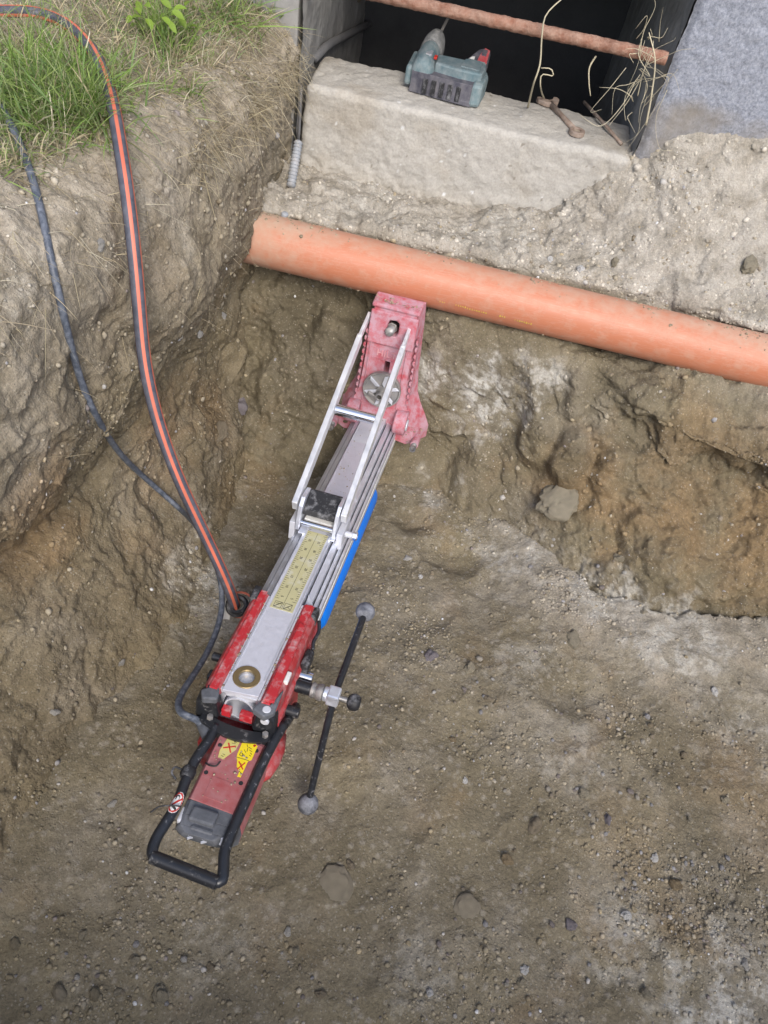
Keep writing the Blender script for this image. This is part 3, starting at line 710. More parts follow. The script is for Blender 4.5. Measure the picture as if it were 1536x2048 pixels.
# ================================================================== BUILDING
def rough_block(name, x0, x1, y0, y1, z0, z1, step, mat, parent, amp=0.006, seed=0., rad=0.02, colf=None):
    """a concrete block with worn, rounded and pitted surfaces (front, top and sides)"""
    me = bpy.data.meshes.new(name)
    bm = bmesh.new()
    nx, ny, nz_ = [max(2, int((b_ - a) / step)) for a, b_ in ((x0, x1), (y0, y1), (z0, z1))]
    def face(o_, du, dv, nu, nv):
        grid = [[bm.verts.new(Vector(o_) + Vector(du) * i / nu + Vector(dv) * j / nv) for j in range(nv + 1)] for i in range(nu + 1)]
        for i in range(nu):
            for j in range(nv): bm.faces.new((grid[i][j], grid[i + 1][j], grid[i + 1][j + 1], grid[i][j + 1]))
    dx, dy, dz = x1 - x0, y1 - y0, z1 - z0
    face((x0, y0, z0), (dx, 0, 0), (0, 0, dz), nx, nz_)
    face((x0, y0, z1), (dx, 0, 0), (0, dy, 0), nx, ny)
    face((x0, y1, z0), (0, -dy, 0), (0, 0, dz), ny, nz_)
    face((x1, y0, z0), (0, dy, 0), (0, 0, dz), ny, nz_)
    face((x1, y1, z0), (-dx, 0, 0), (0, 0, dz), nx, nz_)
    bmesh.ops.remove_doubles(bm, verts=bm.verts[:], dist=1e-5)
    bmesh.ops.recalc_face_normals(bm, faces=bm.faces[:])
    bm.to_mesh(me); bm.free()
    n = len(me.vertices)
    co = np.empty(n * 3, np.float32); me.vertices.foreach_get('co', co); co = co.reshape(-1, 3).astype(float)
    lo = np.array([x0 + rad, y0 + rad, z0 + rad]); hi = np.array([x1 - rad, y1 - rad, z1 - rad])
    core = np.clip(co, lo, hi); dv = co - core
    ln = np.linalg.norm(dv, axis=1, keepdims=True) + 1e-9
    nn = dv / ln
    co = core + nn * np.minimum(ln, rad)
    d = amp * (1.2 * fbm(co, 7, 3, .5, seed) + .5 * fbm(co, 30, 4, .6, seed + 3)) + .0012 * fbm(co, 140, 2, .6, seed + 5)
    w_, r_ = worley(co, 26, 9)
    d -= 0.004 * np.clip(.35 - w_, 0, 1) * (r_ > .72) * 3
    d += .016 * sst(-co[:, 2], -.505, -.43) * (.35 + fbm(co, 22, 4, .6, seed + 8)) + .006 * sst(-co[:, 2], -.50, -.45) * fbm(co, 60, 3, .6, seed + 9)
    co = co + nn * d[:, None]
    me.vertices.foreach_set('co', co.reshape(-1).astype(np.float32))
    c = colf(co)
    ca = me.color_attributes.new('soil', 'FLOAT_COLOR', 'POINT')
    rgba = np.ones((n, 4), np.float32); rgba[:, :3] = c
    ca.data.foreach_set('color', rgba.reshape(-1))
    return link(name, me, mat, parent, smooth=True)
def block_col(co):
    c = np.repeat(np.array([[.385, .365, .328]]), len(co), 0)
    n1 = fbm(co, 6, 4, .55, 3.); n2 = fbm(co, 40, 4, .6, 8.)
    c = mixc(c, np.array([.42, .40, .365]), sst(n1, -.1, .4) * .6)
    c = mixc(c, np.array([.30, .26, .20]), sst(-n1, .05, .45) * .5)
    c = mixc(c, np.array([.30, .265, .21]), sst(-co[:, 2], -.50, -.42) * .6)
    w_, r_ = worley(co, 60, 4)
    c = mixc(c, np.array([.58, .58, .57]), ((w_ < .22) & (r_ > .93)) * .8)
    c = mixc(c, np.array([.15, .13, .10]), ((w_ < .2) & (r_ < .05)) * .7)
    return c * (1 + .18 * n2)[:, None]
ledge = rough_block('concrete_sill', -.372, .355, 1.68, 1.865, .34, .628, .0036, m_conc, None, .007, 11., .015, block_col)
tag(ledge, 'dusty pale concrete sill block below the dark cellar opening, with a screwdriver lying on it', 'concrete block')

house = empty('house_wall', 'house wall of blue-grey rough plaster around a dark cellar opening', 'wall', Matrix.Translation((.36, 1.69, .6)))
HI = house.matrix_world.inverted()
def hb(name, mat, c, d, bevel=0.004):
    return MB().box(HI @ Vector(c), d).build(name, mat, house, bevel=bevel)
# rough plaster skin to the right of the opening, real relief
def plaster_skin():
    xs = np.arange(.352, 2.3, .006); zs = np.arange(.55, 2.4, .006)
    xs = np.concatenate([np.arange(.352, .80, .0045), np.arange(.80, 3.4, .05)]); zs = np.concatenate([np.arange(.55, 1.1, .0045), np.arange(1.1, 2.6, .05)])
    Xg, Zg = np.meshgrid(xs, zs, indexing='ij')
    P = np.stack([Xg.ravel(), np.full(Xg.size, 1.686), Zg.ravel()], 1)
    edge = sst(-P[:, 0], -.37, -.352)
    P[:, 1] += -.004 * fbm(P, 60, 3, .7, 2.) - .003 * fbm(P, 9, 3, .5, 6.) + .012 * edge**2
    P[:, 0] += np.where(P[:, 0] < .36, .004 * fbm(P, 30, 3, .5, 4.), 0)
    mud = 0.42 * sst(-P[:, 2], -.83, -.73) - .12
    me = grid_mesh('plaster_skin', P.reshape(Xg.shape + (3,)), np.repeat(mud[:, None], 3, 1), attr='mud')
    me.transform(HI)
    return link('plaster_face', me, m_plaster, house)
plaster_skin()
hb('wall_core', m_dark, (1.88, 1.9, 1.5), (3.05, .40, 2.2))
hb('lintel', m_jamb, (-1.0, 1.90, 1.80), (2.70, .42, 1.56))
hb('left_wall', m_jamb, (-1.88, 1.90, .35), (2.97, .42, 1.33))
def jamb(name, x, sx):
    ys = np.arange(1.686, 2.5, .006); zs = np.arange(.25, 1.02, .006)
    Yg, Zg = np.meshgrid(ys, zs, indexing='ij')
    P = np.stack([np.full(Yg.size, x), Yg.ravel(), Zg.ravel()], 1)
    P[:, 0] += sx * (.006 * fbm(P, 14, 4, .55, 33.) + .002 * fbm(P, 70, 3, .6, 9.))
    me = grid_mesh(name, P.reshape(Yg.shape + (3,)), np.full((len(P), 3), .3), flip=(sx < 0))
    me.transform(HI)
    return link(name, me, m_jamb, house)
jamb('jamb', -.385, 1); jamb('jamb', .349, -1)
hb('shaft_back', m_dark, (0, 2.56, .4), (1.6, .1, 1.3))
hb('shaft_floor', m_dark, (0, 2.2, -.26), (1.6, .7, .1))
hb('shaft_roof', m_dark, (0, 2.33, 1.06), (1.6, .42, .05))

# ================================================================== DRAIN PIPE
def pipe():
    a0 = Vector((-.50, 1.420, .404)); a1 = Vector((1.0, 1.408, .394))
    ax = (a1 - a0).normalized(); L_ = (a1 - a0).length
    n, k = 64, 240
    e1 = Vector((0, 0, 1)); e1 = (e1 - ax * ax.dot(e1)).normalized(); e2 = ax.cross(e1)
    G = np.zeros((k + 1, n + 1, 3)); mud = np.zeros((k + 1, n + 1))
    for i in range(k + 1):
        for j in range(n + 1):
            t = 2 * math.pi * j / n
            p = a0 + ax * (L_ * i / k) + (e1 * math.cos(t) + e2 * math.sin(t)) * .0550
            G[i, j] = p
            x = p.x; up_ = math.cos(t); backw = math.sin(t)      # e2 points away from / towards the viewer
            m_ = -.13 + .25 * max(0, min(1, (-.22 - x) / .16)) + .12 * max(0, min(1, (x - .45) / .25)) * max(0, up_)
            m_ += .20 * max(0, -up_ - .35) + .22 * max(0, up_ - .72) / .28
            if p.y > 1.42: m_ += .22 * max(0, min(1, (p.y - 1.425) / .03))
            mud[i, j] = m_
    P = G.reshape(-1, 3)
    md = mud.ravel()
    G = (P).reshape(G.shape)
    me = grid_mesh('drain_pipe', G, np.repeat(md[:, None], 3, 1), attr='mud')
    me.materials.append(m_pipe)
    ob = link('drain_pipe', me)
    tag(ob, 'orange plastic drain pipe crossing the pit below the concrete sill, smeared with dry mud', 'pipe')
    return ob
drain = pipe()
# faint yellow print on the pipe: short worn strokes
def pipe_print():
    mbp = MB()
    ax = Vector((1.5, -.012, -.010)).normalized()
    for (px, py, nst) in [(912, 610, 5), (935, 617, 9), (1000, 632, 3), (1030, 640, 8), (880, 603, 3)]:
        for k in range(nst):
            r = Vector(ray(px + k * 4.6, py + k * 1.15))
            # meet the pipe surface
            o_ = Vector(CAM); base = Vector((-.50, 1.420, .404))
            d_ = r - ax * r.dot(ax); w0 = (o_ - base); w0 = w0 - ax * w0.dot(ax)
            A_ = d_.dot(d_); B_ = 2 * d_.dot(w0); C_ = w0.dot(w0) - .0569**2
            t = (-B_ - math.sqrt(max(0, B_ * B_ - 4 * A_ * C_))) / (2 * A_)
            p = o_ + r * t
            nn = (p - base); nn = (nn - ax * nn.dot(ax)).normalized()
            tn = ax.cross(nn)
            R_ = Matrix((ax, tn, nn)).transposed()
            mbp.box(p, (random.uniform(.0008, .003), random.uniform(.002, .005), .0003), R_)
            if random.random() < .6: mbp.box(p + ax * .001 + tn * .001, (.003, .0007, .00032), R_)
    tag(mbp.build('print_mark', M('worn_yellow_print', (.62, .45, .08), .7, var=.2), drain), kind='stuff')
pipe_print()

# ================================================================== CORE DRILL
A0 = Vector((-0.14367, 0.46251, 0.27825))
DU = Vector((0.09128, 0.97745, -0.19043)).normalized()
DW = Vector((0.99558, -0.08534, 0.03915)); DW = (DW - DU * DU.dot(DW)).normalized()
DV = DW.cross(DU)
RM = Matrix.Identity(4)
for i in range(3):
    RM[i][0] = DW[i]; RM[i][1] = DU[i]; RM[i][2] = DV[i]; RM[i][3] = A0[i]
rig = empty('core_drill', 'red and silver core drill on a rail stand bolted under the orange pipe', 'core drill', RM)
# local axes: x across the rail, y along it towards the wall, z up from its face
ux = lambda a, h, b_: Vector((a, b_, h))
to_wv = lambda a, b_, h: Vector((a, h, b_))          # outline across/up, extruded along the rail
to_wu = lambda a, b_, h: Vector((a, b_, h))          # outline across/along, extruded upwards
to_uv = lambda a, b_, h: Vector((h, a, b_))          # outline along/up, extruded across

# --- rail
hs = [(.0265, -.0065), (.0275, -.016), (.0300, -.016), (.0302, -.0095), (.0400, -.0135), (.0402, -.026), (.0424, -.026), (.0426, -.0205), (.0478, -.0225), (.0480, -.035), (.0500, -.035), (.0502, -.0315), (.0545, -.0335), (.0545, -.072), (.049, -.078)]
sec = hs + [(-a, b_) for a, b_ in reversed(hs)]
hole = [(-.022, -.020), (.022, -.020), (.026, -.03), (.031, -.070), (-.031, -.070), (-.026, -.03)]
col = MB().prism(sec, to_wv, .004, .858, holes=[hole]).build('rail', m_alu, rig, bevel=.0006)
plate = MB().prism([(-.0265, -.003), (.0265, .003), (.0265, .700), (-.0265, .700)], to_wu, -.0062, 0, holes=[circ(-.002, .029, .0125)]).build('top_plate', m_alu_plate, col, bevel=.0006)
MB().prism([(-.0265, .7005), (.0265, .7005), (.0265, .858), (-.0265, .858)], to_wu, -.0062, -.0012).build('top_plate', m_alu_dusty, col, bevel=.0006)
MB().ring((-.002, .029, -.002), (0, 0, 1), .0205, .0118, .0038, 40).build('bushing', m_brass, col, auto=40, bevel=.0008)
MB().ring((-.002, .029, -.022), (0, 0, 1), .0135, .0119, .0195, 32).build('bushing_sleeve', m_steel, col, auto=40)
MB().cyl((-.002, .029, -.0235), (-.002, .029, -.0225), .0134, 24).build('bushing_floor', m_rubber, col)
for sx in (-1, 1):      # thin side lips of the plate that catch the light
    MB().box((sx * .0248, .36, .0004), (.0022, .66, .0012)).build('edge_lip', m_alu, col)
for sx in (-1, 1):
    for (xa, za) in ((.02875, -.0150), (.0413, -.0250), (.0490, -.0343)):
        MB().box((sx * xa, .431, za), (.0020, .850, .0010)).build('groove_shade_strip', m_rubber, col)  # black strips stand in for the shade inside the rail grooves
    MB().box((sx * .0548, .431, -.050), (.0012, .850, .0030)).build('side_lip', m_white, col)
# scale label with its marks
MB().box((0, .276, .0004), (.039, .204, .0006)).build('scale_label', m_label, col)
mk = MB()
for k in range(0, 38):
    uu = .197 + k * .005
    ln = .007 if k % 5 == 0 else .004
    for sx in (-1, 1): mk.box((sx * (.0187 - ln / 2), uu, .0008), (ln, .0006, .0003))
mk.box((0, .276, .0008), (.0005, .200, .0003))
for sx in (-1, 1):
    cx = sx * .0085
    for (a, b_, c, d) in ((-.006, .177, .006, .177), (-.006, .190, .006, .190), (-.006, .177, -.006, .190), (.006, .177, .006, .190), (-.005, .178, .005, .189), (-.004, .186, .0045, .186) if sx < 0 else (-.001, .184, .005, .179)):
        p0, p1 = Vector((cx + a, b_, .0008)), Vector((cx + c, d, .0008))
        dv = p1 - p0
        R_ = Matrix.Rotation(math.atan2(dv.y, dv.x), 3, 'Z')
        mk.box((p0 + p1) / 2, (dv.length, .0011 if (a, c) == (-.005, .005) else .0006, .0003), R_)
mk.build('scale_mark', m_ink, col)
for sx in (-1, 1):
    for i, tx in enumerate(['5', '10', '15', '20', '25', '30', '35']):
        me = text_mesh(tx, .0066, .0001)
        me.transform(Matrix.Translation((sx * .0085, .203 + i * .025, .0009)) @ Matrix.Rotation(math.radians(-90 if sx > 0 else -90), 4, 'Z'))
        link('scale_number', me, m_ink, col)
# grey round feed channel showing in the rail's open end
MB().lathe((0, -.002, -.036), (0, 1, 0), [(0, .021), (0, .0235), (.03, .0235), (.03, .021), (0, .021)], 36, cap=False).build('feed_channel', m_alu_dusty, col, auto=40)
MB().prism([(-.0255, -.0066), (-.021, -.016), (-.013, -.014), (-.009, -.011), (-.004, -.0135), (.004, -.0125), (.012, -.016), (.020, -.0145), (.0255, -.0066)], to_wv, .000, .006).build('rail_end', m_alu_dusty, col, bevel=.0008)

# --- carriage around the rail
carr_sec = [(-.0295, -.004), (-.0295, -.016), (-.040, -.020), (-.053, -.035), (-.053, -.082), (.053, -.082), (.053, -.035), (.040, -.020), (.0295, -.016), (.0295, -.004), (.034, -.0012), (.052, -.0012), (.0575, -.010), (.0575, -.036),
            (.063, -.040), (.063, -.060), (.0585, -.064), (.0585, -.120), (.048, -.130), (-.048, -.130), (-.0585, -.120), (-.0585, -.064), (-.062, -.060), (-.062, -.040), (-.0555, -.036), (-.0555, -.010), (-.050, -.0012), (-.034, -.0012)]
carriage = MB().prism(carr_sec, to_wv, -.006, .202).build('carriage', m_red_dark, rig, bevel=.0018)
MB().prism([(-.046, -.006), (-.0335, -.006), (-.0335, .204), (-.045, .204)], to_wu, -.001, .0018).build('guard_strip', m_red, carriage, bevel=.0012)
MB().prism([(.0335, -.006), (.047, -.006), (.0465, .202), (.0335, .200)], to_wu, -.001, .0016).build('guard_strip', m_red, carriage, bevel=.0012)
MB().prism([(.0345, -.004), (.0520, -.004), (.0495, .150), (.0375, .158)], to_wu, .0018, .0065).build('guard_cover', m_red, carriage, bevel=.0025)
for sx in (-1, 1):      # chalky dust seam filling the gap beside the plate
    MB().prism([(sx * .0272, 0), (sx * .0325, 0), (sx * .0322, .200), (sx * .0275, .200)], to_wu, -.010, -.0035).build('slide_gib', m_alu_dusty, carriage)
MB().box((.0545, .050, -.002), (.007, .020, .008)).build('latch', m_white, carriage, bevel=.0012)
# far corner wipers
MB().box((-.052, .196, -.006), (.012, .030, .018)).build('wiper', m_rubber, carriage, bevel=.003)
MB().box((.054, .190, -.010), (.010, .024, .022)).build('wiper', m_rubber, carriage, bevel=.003)
MB().prism([(.036, .197), (.046, .205), (.030, .228)], to_wu, -.006, -.004).build('wiper_lip', m_alu_dusty, carriage)
# clip and cable tie hanging on the right side
MB().tube(smooth_path([(.063, .185, -.012), (.068, .170, -.02), (.066, .150, -.025), (.069, .138, -.03)], 6), .003, 8).build('hook', m_black, carriage, smooth=True)
MB().box((.066, .120, -.040), (.014, .036, .024)).build('clip', m_rubber, carriage, bevel=.004)
# near end: black corner blocks, bolts, cross bracket
def corner_block(sx):
    ol = [(.030, -.004), (.048, .002), (.060, -.012), (.062, -.050), (.052, -.072), (.034, -.074), (.024, -.040)]
    ol = [(sx * a, b_) for a, b_ in ol]
    c2 = [(a * .98 + sx * .002, b_ - .006) for a, b_ in ol]
    b_ = MB().prism(ol, to_wv, .000, -.020, scale1=c2).build('corner_block', m_black, carriage, bevel=.004)
    return b_
corner_block(-1); corner_block(1)
MB().prism([(-.056, -.012), (-.043, -.0005), (-.031, -.0005), (-.027, -.020), (-.048, -.026)], to_wu, -.014, -.0008).build('corner_guard', m_grey, carriage, bevel=.003)
MB().prism([(.056, .030), (.047, -.0005), (.031, -.0005), (.024, -.018), (.046, -.026), (.057, -.014)], to_wu, -.014, -.0008).build('corner_guard', m_grey, carriage, bevel=.003)
MB().cyl((.046, -.019, -.018), (.046, -.0235, -.018), .0065, 24, ch=.001).build('bolt_cap', m_alu_dusty, carriage, auto=40)
MB().cyl((.045, -.013, -.006), (.045, -.0135, .0004), .0062, 24, ch=.001).build('bolt_cap', m_alu_dusty, carriage, auto=40)
MB().prism([(-.024, -.034), (-.010, -.033), (-.010, -.050), (-.024, -.050)], to_wv, -.002, -.012).build('jaw', m_red, carriage, bevel=.001)
MB().prism([(.004, -.033), (.024, -.034), (.024, -.050), (.004, -.050)], to_wv, -.002, -.012).build('jaw', m_red, carriage, bevel=.001)
arc = [(-.050 + .116 * i / 16, -.016 - .010 * math.sin(math.pi * i / 16)) for i in range(17)]
br = [(a, b_ - .0) for a, b_ in arc] + [(a, b_ - .014 - .006 * math.sin(math.pi * k / 16)) for k, (a, b_) in reversed(list(enumerate(arc)))]
bracket = MB().prism(br, to_wu, -.060, -.046).build('bracket', m_black, rig, bevel=.003)
MB().cyl((-.036, -.024, -.046), (-.036, -.024, -.041), .005, 6).build('screw', m_steel, bracket)
MB().cyl((.050, -.026, -.046), (.050, -.026, -.040), .005, 6).build('screw', m_steel, bracket)
MB().cyl((.062, -.026, -.052), (.062, -.038, -.052), .005, 14, ch=.001).build('bolt_cap', m_steel, bracket, auto=40)
MB().box((-.058, .030, -.024), (.010, .016, .016)).build('side_lug', m_black, carriage, bevel=.003)
MB().cyl((-.058, .068, -.026), (-.072, .068, -.026), .007, 14, ch=.001).build('side_bolt', m_black, carriage, auto=40)

# --- feed lever on the right side
lever = MB().cyl((.058, .078, -.050), (.090, .078, -.050), .0105, 20, ch=.001).build('feed_lever', m_black, rig, auto=40)
MB().lathe((.086, .078, -.050), (1, 0, 0), [(0, .0085), (.002, .0125), (.007, .0125), (.009, .0105), (.015, .0135), (.020, .0135), (.022, .009)], 20).build('collar', m_steel, lever, auto=40)
MB().cyl((.108, .078, -.050), (.116, .078, -.050), .0115, 20, ch=.001).build('hub_sleeve', m_alu, lever, auto=40)
MB().box((.124, .078, -.050), (.020, .024, .024)).build('hub', m_alu, lever, bevel=.003)
HB = Vector((.125, .078, -.050))
K1 = Vector((.125, .276, -.062)); K2 = Vector((.1245, .006, -.243))
for K in (K1, K2):
    d_ = (K - HB).normalized()
    sp = MB().cyl(HB + d_ * .009, K, .0058, 14).build('spoke', m_tube, lever, auto=40)
    MB().ball(K + d_ * .004, .0175, 24).build('knob', m_knob, lever, smooth=True)
MB().cyl((.134, .078, -.050), (.152, .078, -.050), .0045, 12).build('lock_screw', m_steel, lever, auto=40)
MB().lathe((.146, .078, -.050), (1, 0, 0), [(0, .004), (.002, .009), (.006, .0125), (.011, .0138), (.017, .0125), (.021, .009), (.0215, .006), (.018, .005), (.018, .0005)], 24).build('lock_knob', m_rubber, lever, auto=50)
MB().cyl((.058, .098, -.050), (.084, .098, -.050), .0085, 24, ch=.0012).build('shaft_stub', m_chrome, rig, auto=40)
MB().cyl((.058, .034, -.056), (.083, .034, -.056), .0088, 24, ch=.0012).build('shaft_stub', m_black, rig, auto=40)

# --- motor
mc = .020
msec = [(-.030, -.052), (.030, -.052), (.035, -.056), (.040, -.075), (.044, -.105), (.040, -.135), (.030, -.150), (-.030, -.150), (-.040, -.135), (-.044, -.105), (-.040, -.075), (-.035, -.056)]
msec = [(a + mc, b_) for a, b_ in msec]
motor = MB().prism(msec, to_wv, -.146, -.030).build('motor', m_motor, rig, bevel=.003)
MB().prism([(-.031 + mc, -.146), (.031 + mc, -.149), (.0325 + mc, -.040), (-.0325 + mc, -.034)], to_wu, -.0525, -.0508).build('top_cover', m_motor, motor, bevel=.0008)
MB().prism([(-.0165 + mc, -.138), (.0165 + mc, -.139), (.0165 + mc, -.108), (-.0165 + mc, -.106)], to_wu, -.0509, -.0502).build('name_field', m_motor, motor, bevel=.0003)
# end cap with ribs and vents
esec = [(a * .99 + mc * .01, b_ - .0005) for a, b_ in msec]
sc_ = lambda k, kv: [((a - mc) * k + mc, (b_ + .056) * kv - .056) for a, b_ in msec]
ec = MB().prism(msec, to_wv, -.1462, -.166, scale1=sc_(.95, .55))
ec.prism(sc_(.95, .55), to_wv, -.1662, -.180, scale1=sc_(.84, .33))
ec.prism(sc_(.84, .33), to_wv, -.1802, -.189, scale1=sc_(.55, .16))
endcap = ec.build('end_cap', m_grey, motor, bevel=.003)
MB().box((mc - .004, -.164, -.052), (.036, .020, .010)).build('rib', m_grey, motor, bevel=.003)
MB().box((mc + .000, -.178, -.0585), (.032, .012, .010), Matrix.Rotation(-.35, 3, 'X')).build('rib', m_grey, motor, bevel=.003)
for k in range(2):
    for j in range(2):
        MB().box((mc - .010 + k * .019, -.185 - j * .004, -.0600 - j * .003), (.011, .0025, .003), Matrix.Rotation(.6, 3, 'Z')).build('vent_rib', m_alu_dusty, motor)
MB().cyl((mc + .030, -.178, -.064), (mc + .030, -.184, -.060), .0055, 14).build('cap_screw', m_alu_dusty, motor, auto=40)
MB().box((mc - .032, -.166, -.062), (.010, .022, .012)).build('rib', m_alu_dusty, motor, bevel=.003)
for (a, b_) in ((-.026, -.058), (-.027, -.104), (.024, -.104), (.026, -.050)):
    MB().ring((a + mc, b_, -.0512), (0, 0, 1), .0032, .0018, .0006, 16).build('screw_hole', m_rubber, motor)
    MB().cyl((a + mc, b_, -.0514), (a + mc, b_, -.0507), .0019, 12).build('screw', m_ink, motor)
# stickers
def sticker(ol, mat, z_, name='warning_sticker'):
    return MB().prism(ol, to_wu, z_, z_ + .0003).build(name, mat, motor)
def strokes(segs, wd, z_, mat, name):
    q = MB()
    for (a, b_, c, d) in segs:
        p0, p1 = Vector((a, b_, z_)), Vector((c, d, z_))
        dv = p1 - p0
        q.box((p0 + p1) / 2, (dv.length, wd, .0002), Matrix.Rotation(math.atan2(dv.y, dv.x), 3, 'Z'))
    return q.build(name, mat, motor)
x0 = mc - .023
sticker([(x0 + .004, -.036), (x0 + .022, -.036), (x0 + .021, -.058), (x0 + .010, -.078), (x0 + .002, -.077), (x0, -.066)], m_yel_d, -.0507)
strokes([(x0 + .003, -.061, x0 + .019, -.053), (x0 + .007, -.051, x0 + .016, -.065)], .0022, -.0503, m_redink, 'cross_mark')
strokes([(x0 + .013, -.046, x0 + .018, -.047), (x0 + .012, -.050, x0 + .017, -.049), (x0 + .015, -.044, x0 + .015, -.048), (x0 + .006, -.042, x0 + .010, -.042), (x0 + .006, -.070, x0 + .010, -.071), (x0 + .005, -.073, x0 + .009, -.074)], .0007, -.0504, m_ink, 'symbol_mark')
x1 = mc + .001
sticker([(x1 + .001, -.037), (x1 + .016, -.037), (x1 + .024, -.043), (x1 + .024, -.066), (x1 + .020, -.070), (x1 + .0195, -.096), (x1 + .0145, -.0965), (x1 + .0145, -.089), (x1 + .008, -.082), (x1 + .005, -.073), (x1 + .003, -.070), (x1 + .0015, -.064)], m_yel, -.0507)
strokes([(x1 + .008, -.074, x1 + .018, -.084), (x1 + .017, -.073, x1 + .0105, -.086)], .0019, -.0503, m_redink, 'cross_mark')
strokes([(x1 + .0185, -.042, x1 + .021, -.044), (x1 + .021, -.042, x1 + .0185, -.045)], .0028, -.0503, m_redink, 'cross_mark')
strokes([(x1 + .012, -.048, x1 + .018, -.050), (x1 + .012, -.050, x1 + .013, -.056), (x1 + .015, -.052, x1 + .020, -.054), (x1 + .008, -.054, x1 + .012, -.058), (x1 + .009, -.045, x1 + .011, -.049), (x1 + .005, -.060, x1 + .009, -.061), (x1 + .005, -.064, x1 + .009, -.065), (x1 + .005, -.060, x1 + .005, -.064), (x1 + .009, -.061, x1 + .009, -.065),
         (x1 + .018, -.056, x1 + .021, -.058), (x1 + .018, -.060, x1 + .021, -.061), (x1 + .003, -.0685, x1 + .021, -.0685), (x1 + .014, -.088, x1 + .018, -.090), (x1 + .009, -.075, x1 + .013, -.077), (x1 + .004, -.041, x1 + .006, -.042)], .0008, -.0504, m_ink, 'symbol_mark')
MB().tube(smooth_path([(mc - .034, -.090, -.052), (mc - .026, -.094, -.048), (mc - .017, -.093, -.046), (mc - .014, -.085, -.045)], 5), .0012, 6).build('wire_end', m_ink, motor, smooth=True)
# gearbox below the carriage and its side bulge
MB().prism([(-.045, -.082), (.050, -.082), (.058, -.100), (.060, -.150), (.045, -.185), (-.035, -.185), (-.05, -.150), (-.052, -.100)], to_wv, -.036, .120).build('gearbox', m_red_dark, rig, bevel=.004)
MB().lathe((.058, -.060, -.110), (0, 1, 0), [(0, .004), (.012, .013), (.035, .018), (.060, .018), (.085, .012)], 20).build('gear_cover', m_red_dark, rig, smooth=True)
MB().cyl((.004, .118, -.140), (.004, .30, -.140), .022, 24, ch=.002).build('spindle', m_steel, rig, auto=40)

# --- handle frame
hp = [(-.024, -.030, -.052), (-.0245, -.054, -.052), (-.029, -.089, -.052), (-.028, -.124, -.052), (-.0245, -.161, -.052), (-.0270, -.188, -.053), (-.0290, -.208, -.054), (-.0265, -.224, -.055), (-.019, -.2315, -.055)]
hq = [(.062, -.2365, -.054), (.0705, -.233, -.053), (.0675, -.220, -.052), (.0605, -.200, -.051), (.0590, -.171, -.050), (.0600, -.126, -.050), (.0612, -.070, -.050), (.0650, -.021, -.050), (.0675, .004, -.052)]
frame = MB().tube(smooth_path(hp, 6), .0074, 16).tube(smooth_path(hq, 6), .0074, 16).build('handle_frame', m_tube, rig, smooth=True)
MB().cyl((-.0245, -.2305, -.055), (.0675, -.2365, -.054), .0086, 20, ch=.001).build('grip', m_black, frame, auto=40)
MB().tube(smooth_path([(.0675, .000, -.052), (.070, .030, -.066), (.070, .065, -.085)], 5), .0072, 14).build('side_tube', m_black, rig, smooth=True)
# tie and torn band round the left tube
MB().lathe((-.0300, -.120, -.052), (.0, 1, 0), [(0, .0085), (.004, .0105), (.012, .0105), (.016, .0085)], 18).build('band', m_rubber, frame, auto=40)
MB().tube(smooth_path([(-.039, -.112, -.048), (-.048, -.114, -.044), (-.049, -.122, -.045), (-.040, -.128, -.048)], 6), .0016, 6).build('tie', m_rubber, frame, smooth=True)
def wrap_label():
    """oval label wrapped on the tube: white, red ring and bar, black mark"""
    c = Vector((-.0247, -.160, -.052)); axd = Vector((-.04, -1, 0)).normalized()
    sd = axd.cross(Vector((0, 0, 1))).normalized()
    def patch(fn, r, mat, nm, na=40, nb=30):
        q = MB(); vs = {}
        for i in range(na):
            for j in range(nb):
                a = -.019 + .038 * (i + .5) / na; t = -1.25 + 2.5 * (j + .5) / nb
                if fn(a / .0155, t / 1.15):
                    for (da, dt) in ((0, 0), (1, 0), (1, 1), (0, 1)):
                        pass
                    cs = []
                    for (ii, jj) in ((i, j), (i + 1, j), (i + 1, j + 1), (i, j + 1)):
                        if (ii, jj) not in vs:
                            aa = -.019 + .038 * ii / na; ttt = -1.25 + 2.5 * jj / nb
                            vs[(ii, jj)] = len(q.v)
                            q.v.append(tuple(c + axd * aa + (Vector((0, 0, 1)) * math.cos(ttt) + sd * math.sin(ttt)) * r))
                        cs.append(vs[(ii, jj)])
                    q.f.append(tuple(cs)); q.mi.append(0)
        return q.build(nm, mat, frame, smooth=True)
    patch(lambda a, t: a * a + t * t < 1, .00765, m_white, 'warning_label')
    patch(lambda a, t: (.60 < a * a + t * t < .88) or (a * a + t * t < .88 and abs(a - t * .8) < .13), .0079, m_redink, 'prohibition_mark')
    patch(lambda a, t: (.04 < (a + .38)**2 + (t - .05)**2 < .09 and a < -.25) or (abs(a - .45 + .3 * t) < .11 and abs(t) < .5), .00805, m_ink, 'symbol_mark')
wrap_label()
MB().tube(smooth_path([(-.016, -.164, -.043), (-.028, -.168, -.041), (-.042, -.173, -.043), (-.050, -.182, -.047)], 6), .0011, 6).build('tie', m_rubber, frame, smooth=True)
# rubber sleeve where the cable enters
SL0, SL1 = Vector((-.056, -.018, -.064)), Vector((-.028, -.044, -.062))
MB().lathe(SL0, SL1 - SL0, [(0, .0065), (.004, .0085), (.030, .0105), (.040, .0115)], 18).build('cable_sleeve', m_grey, rig, auto=45)

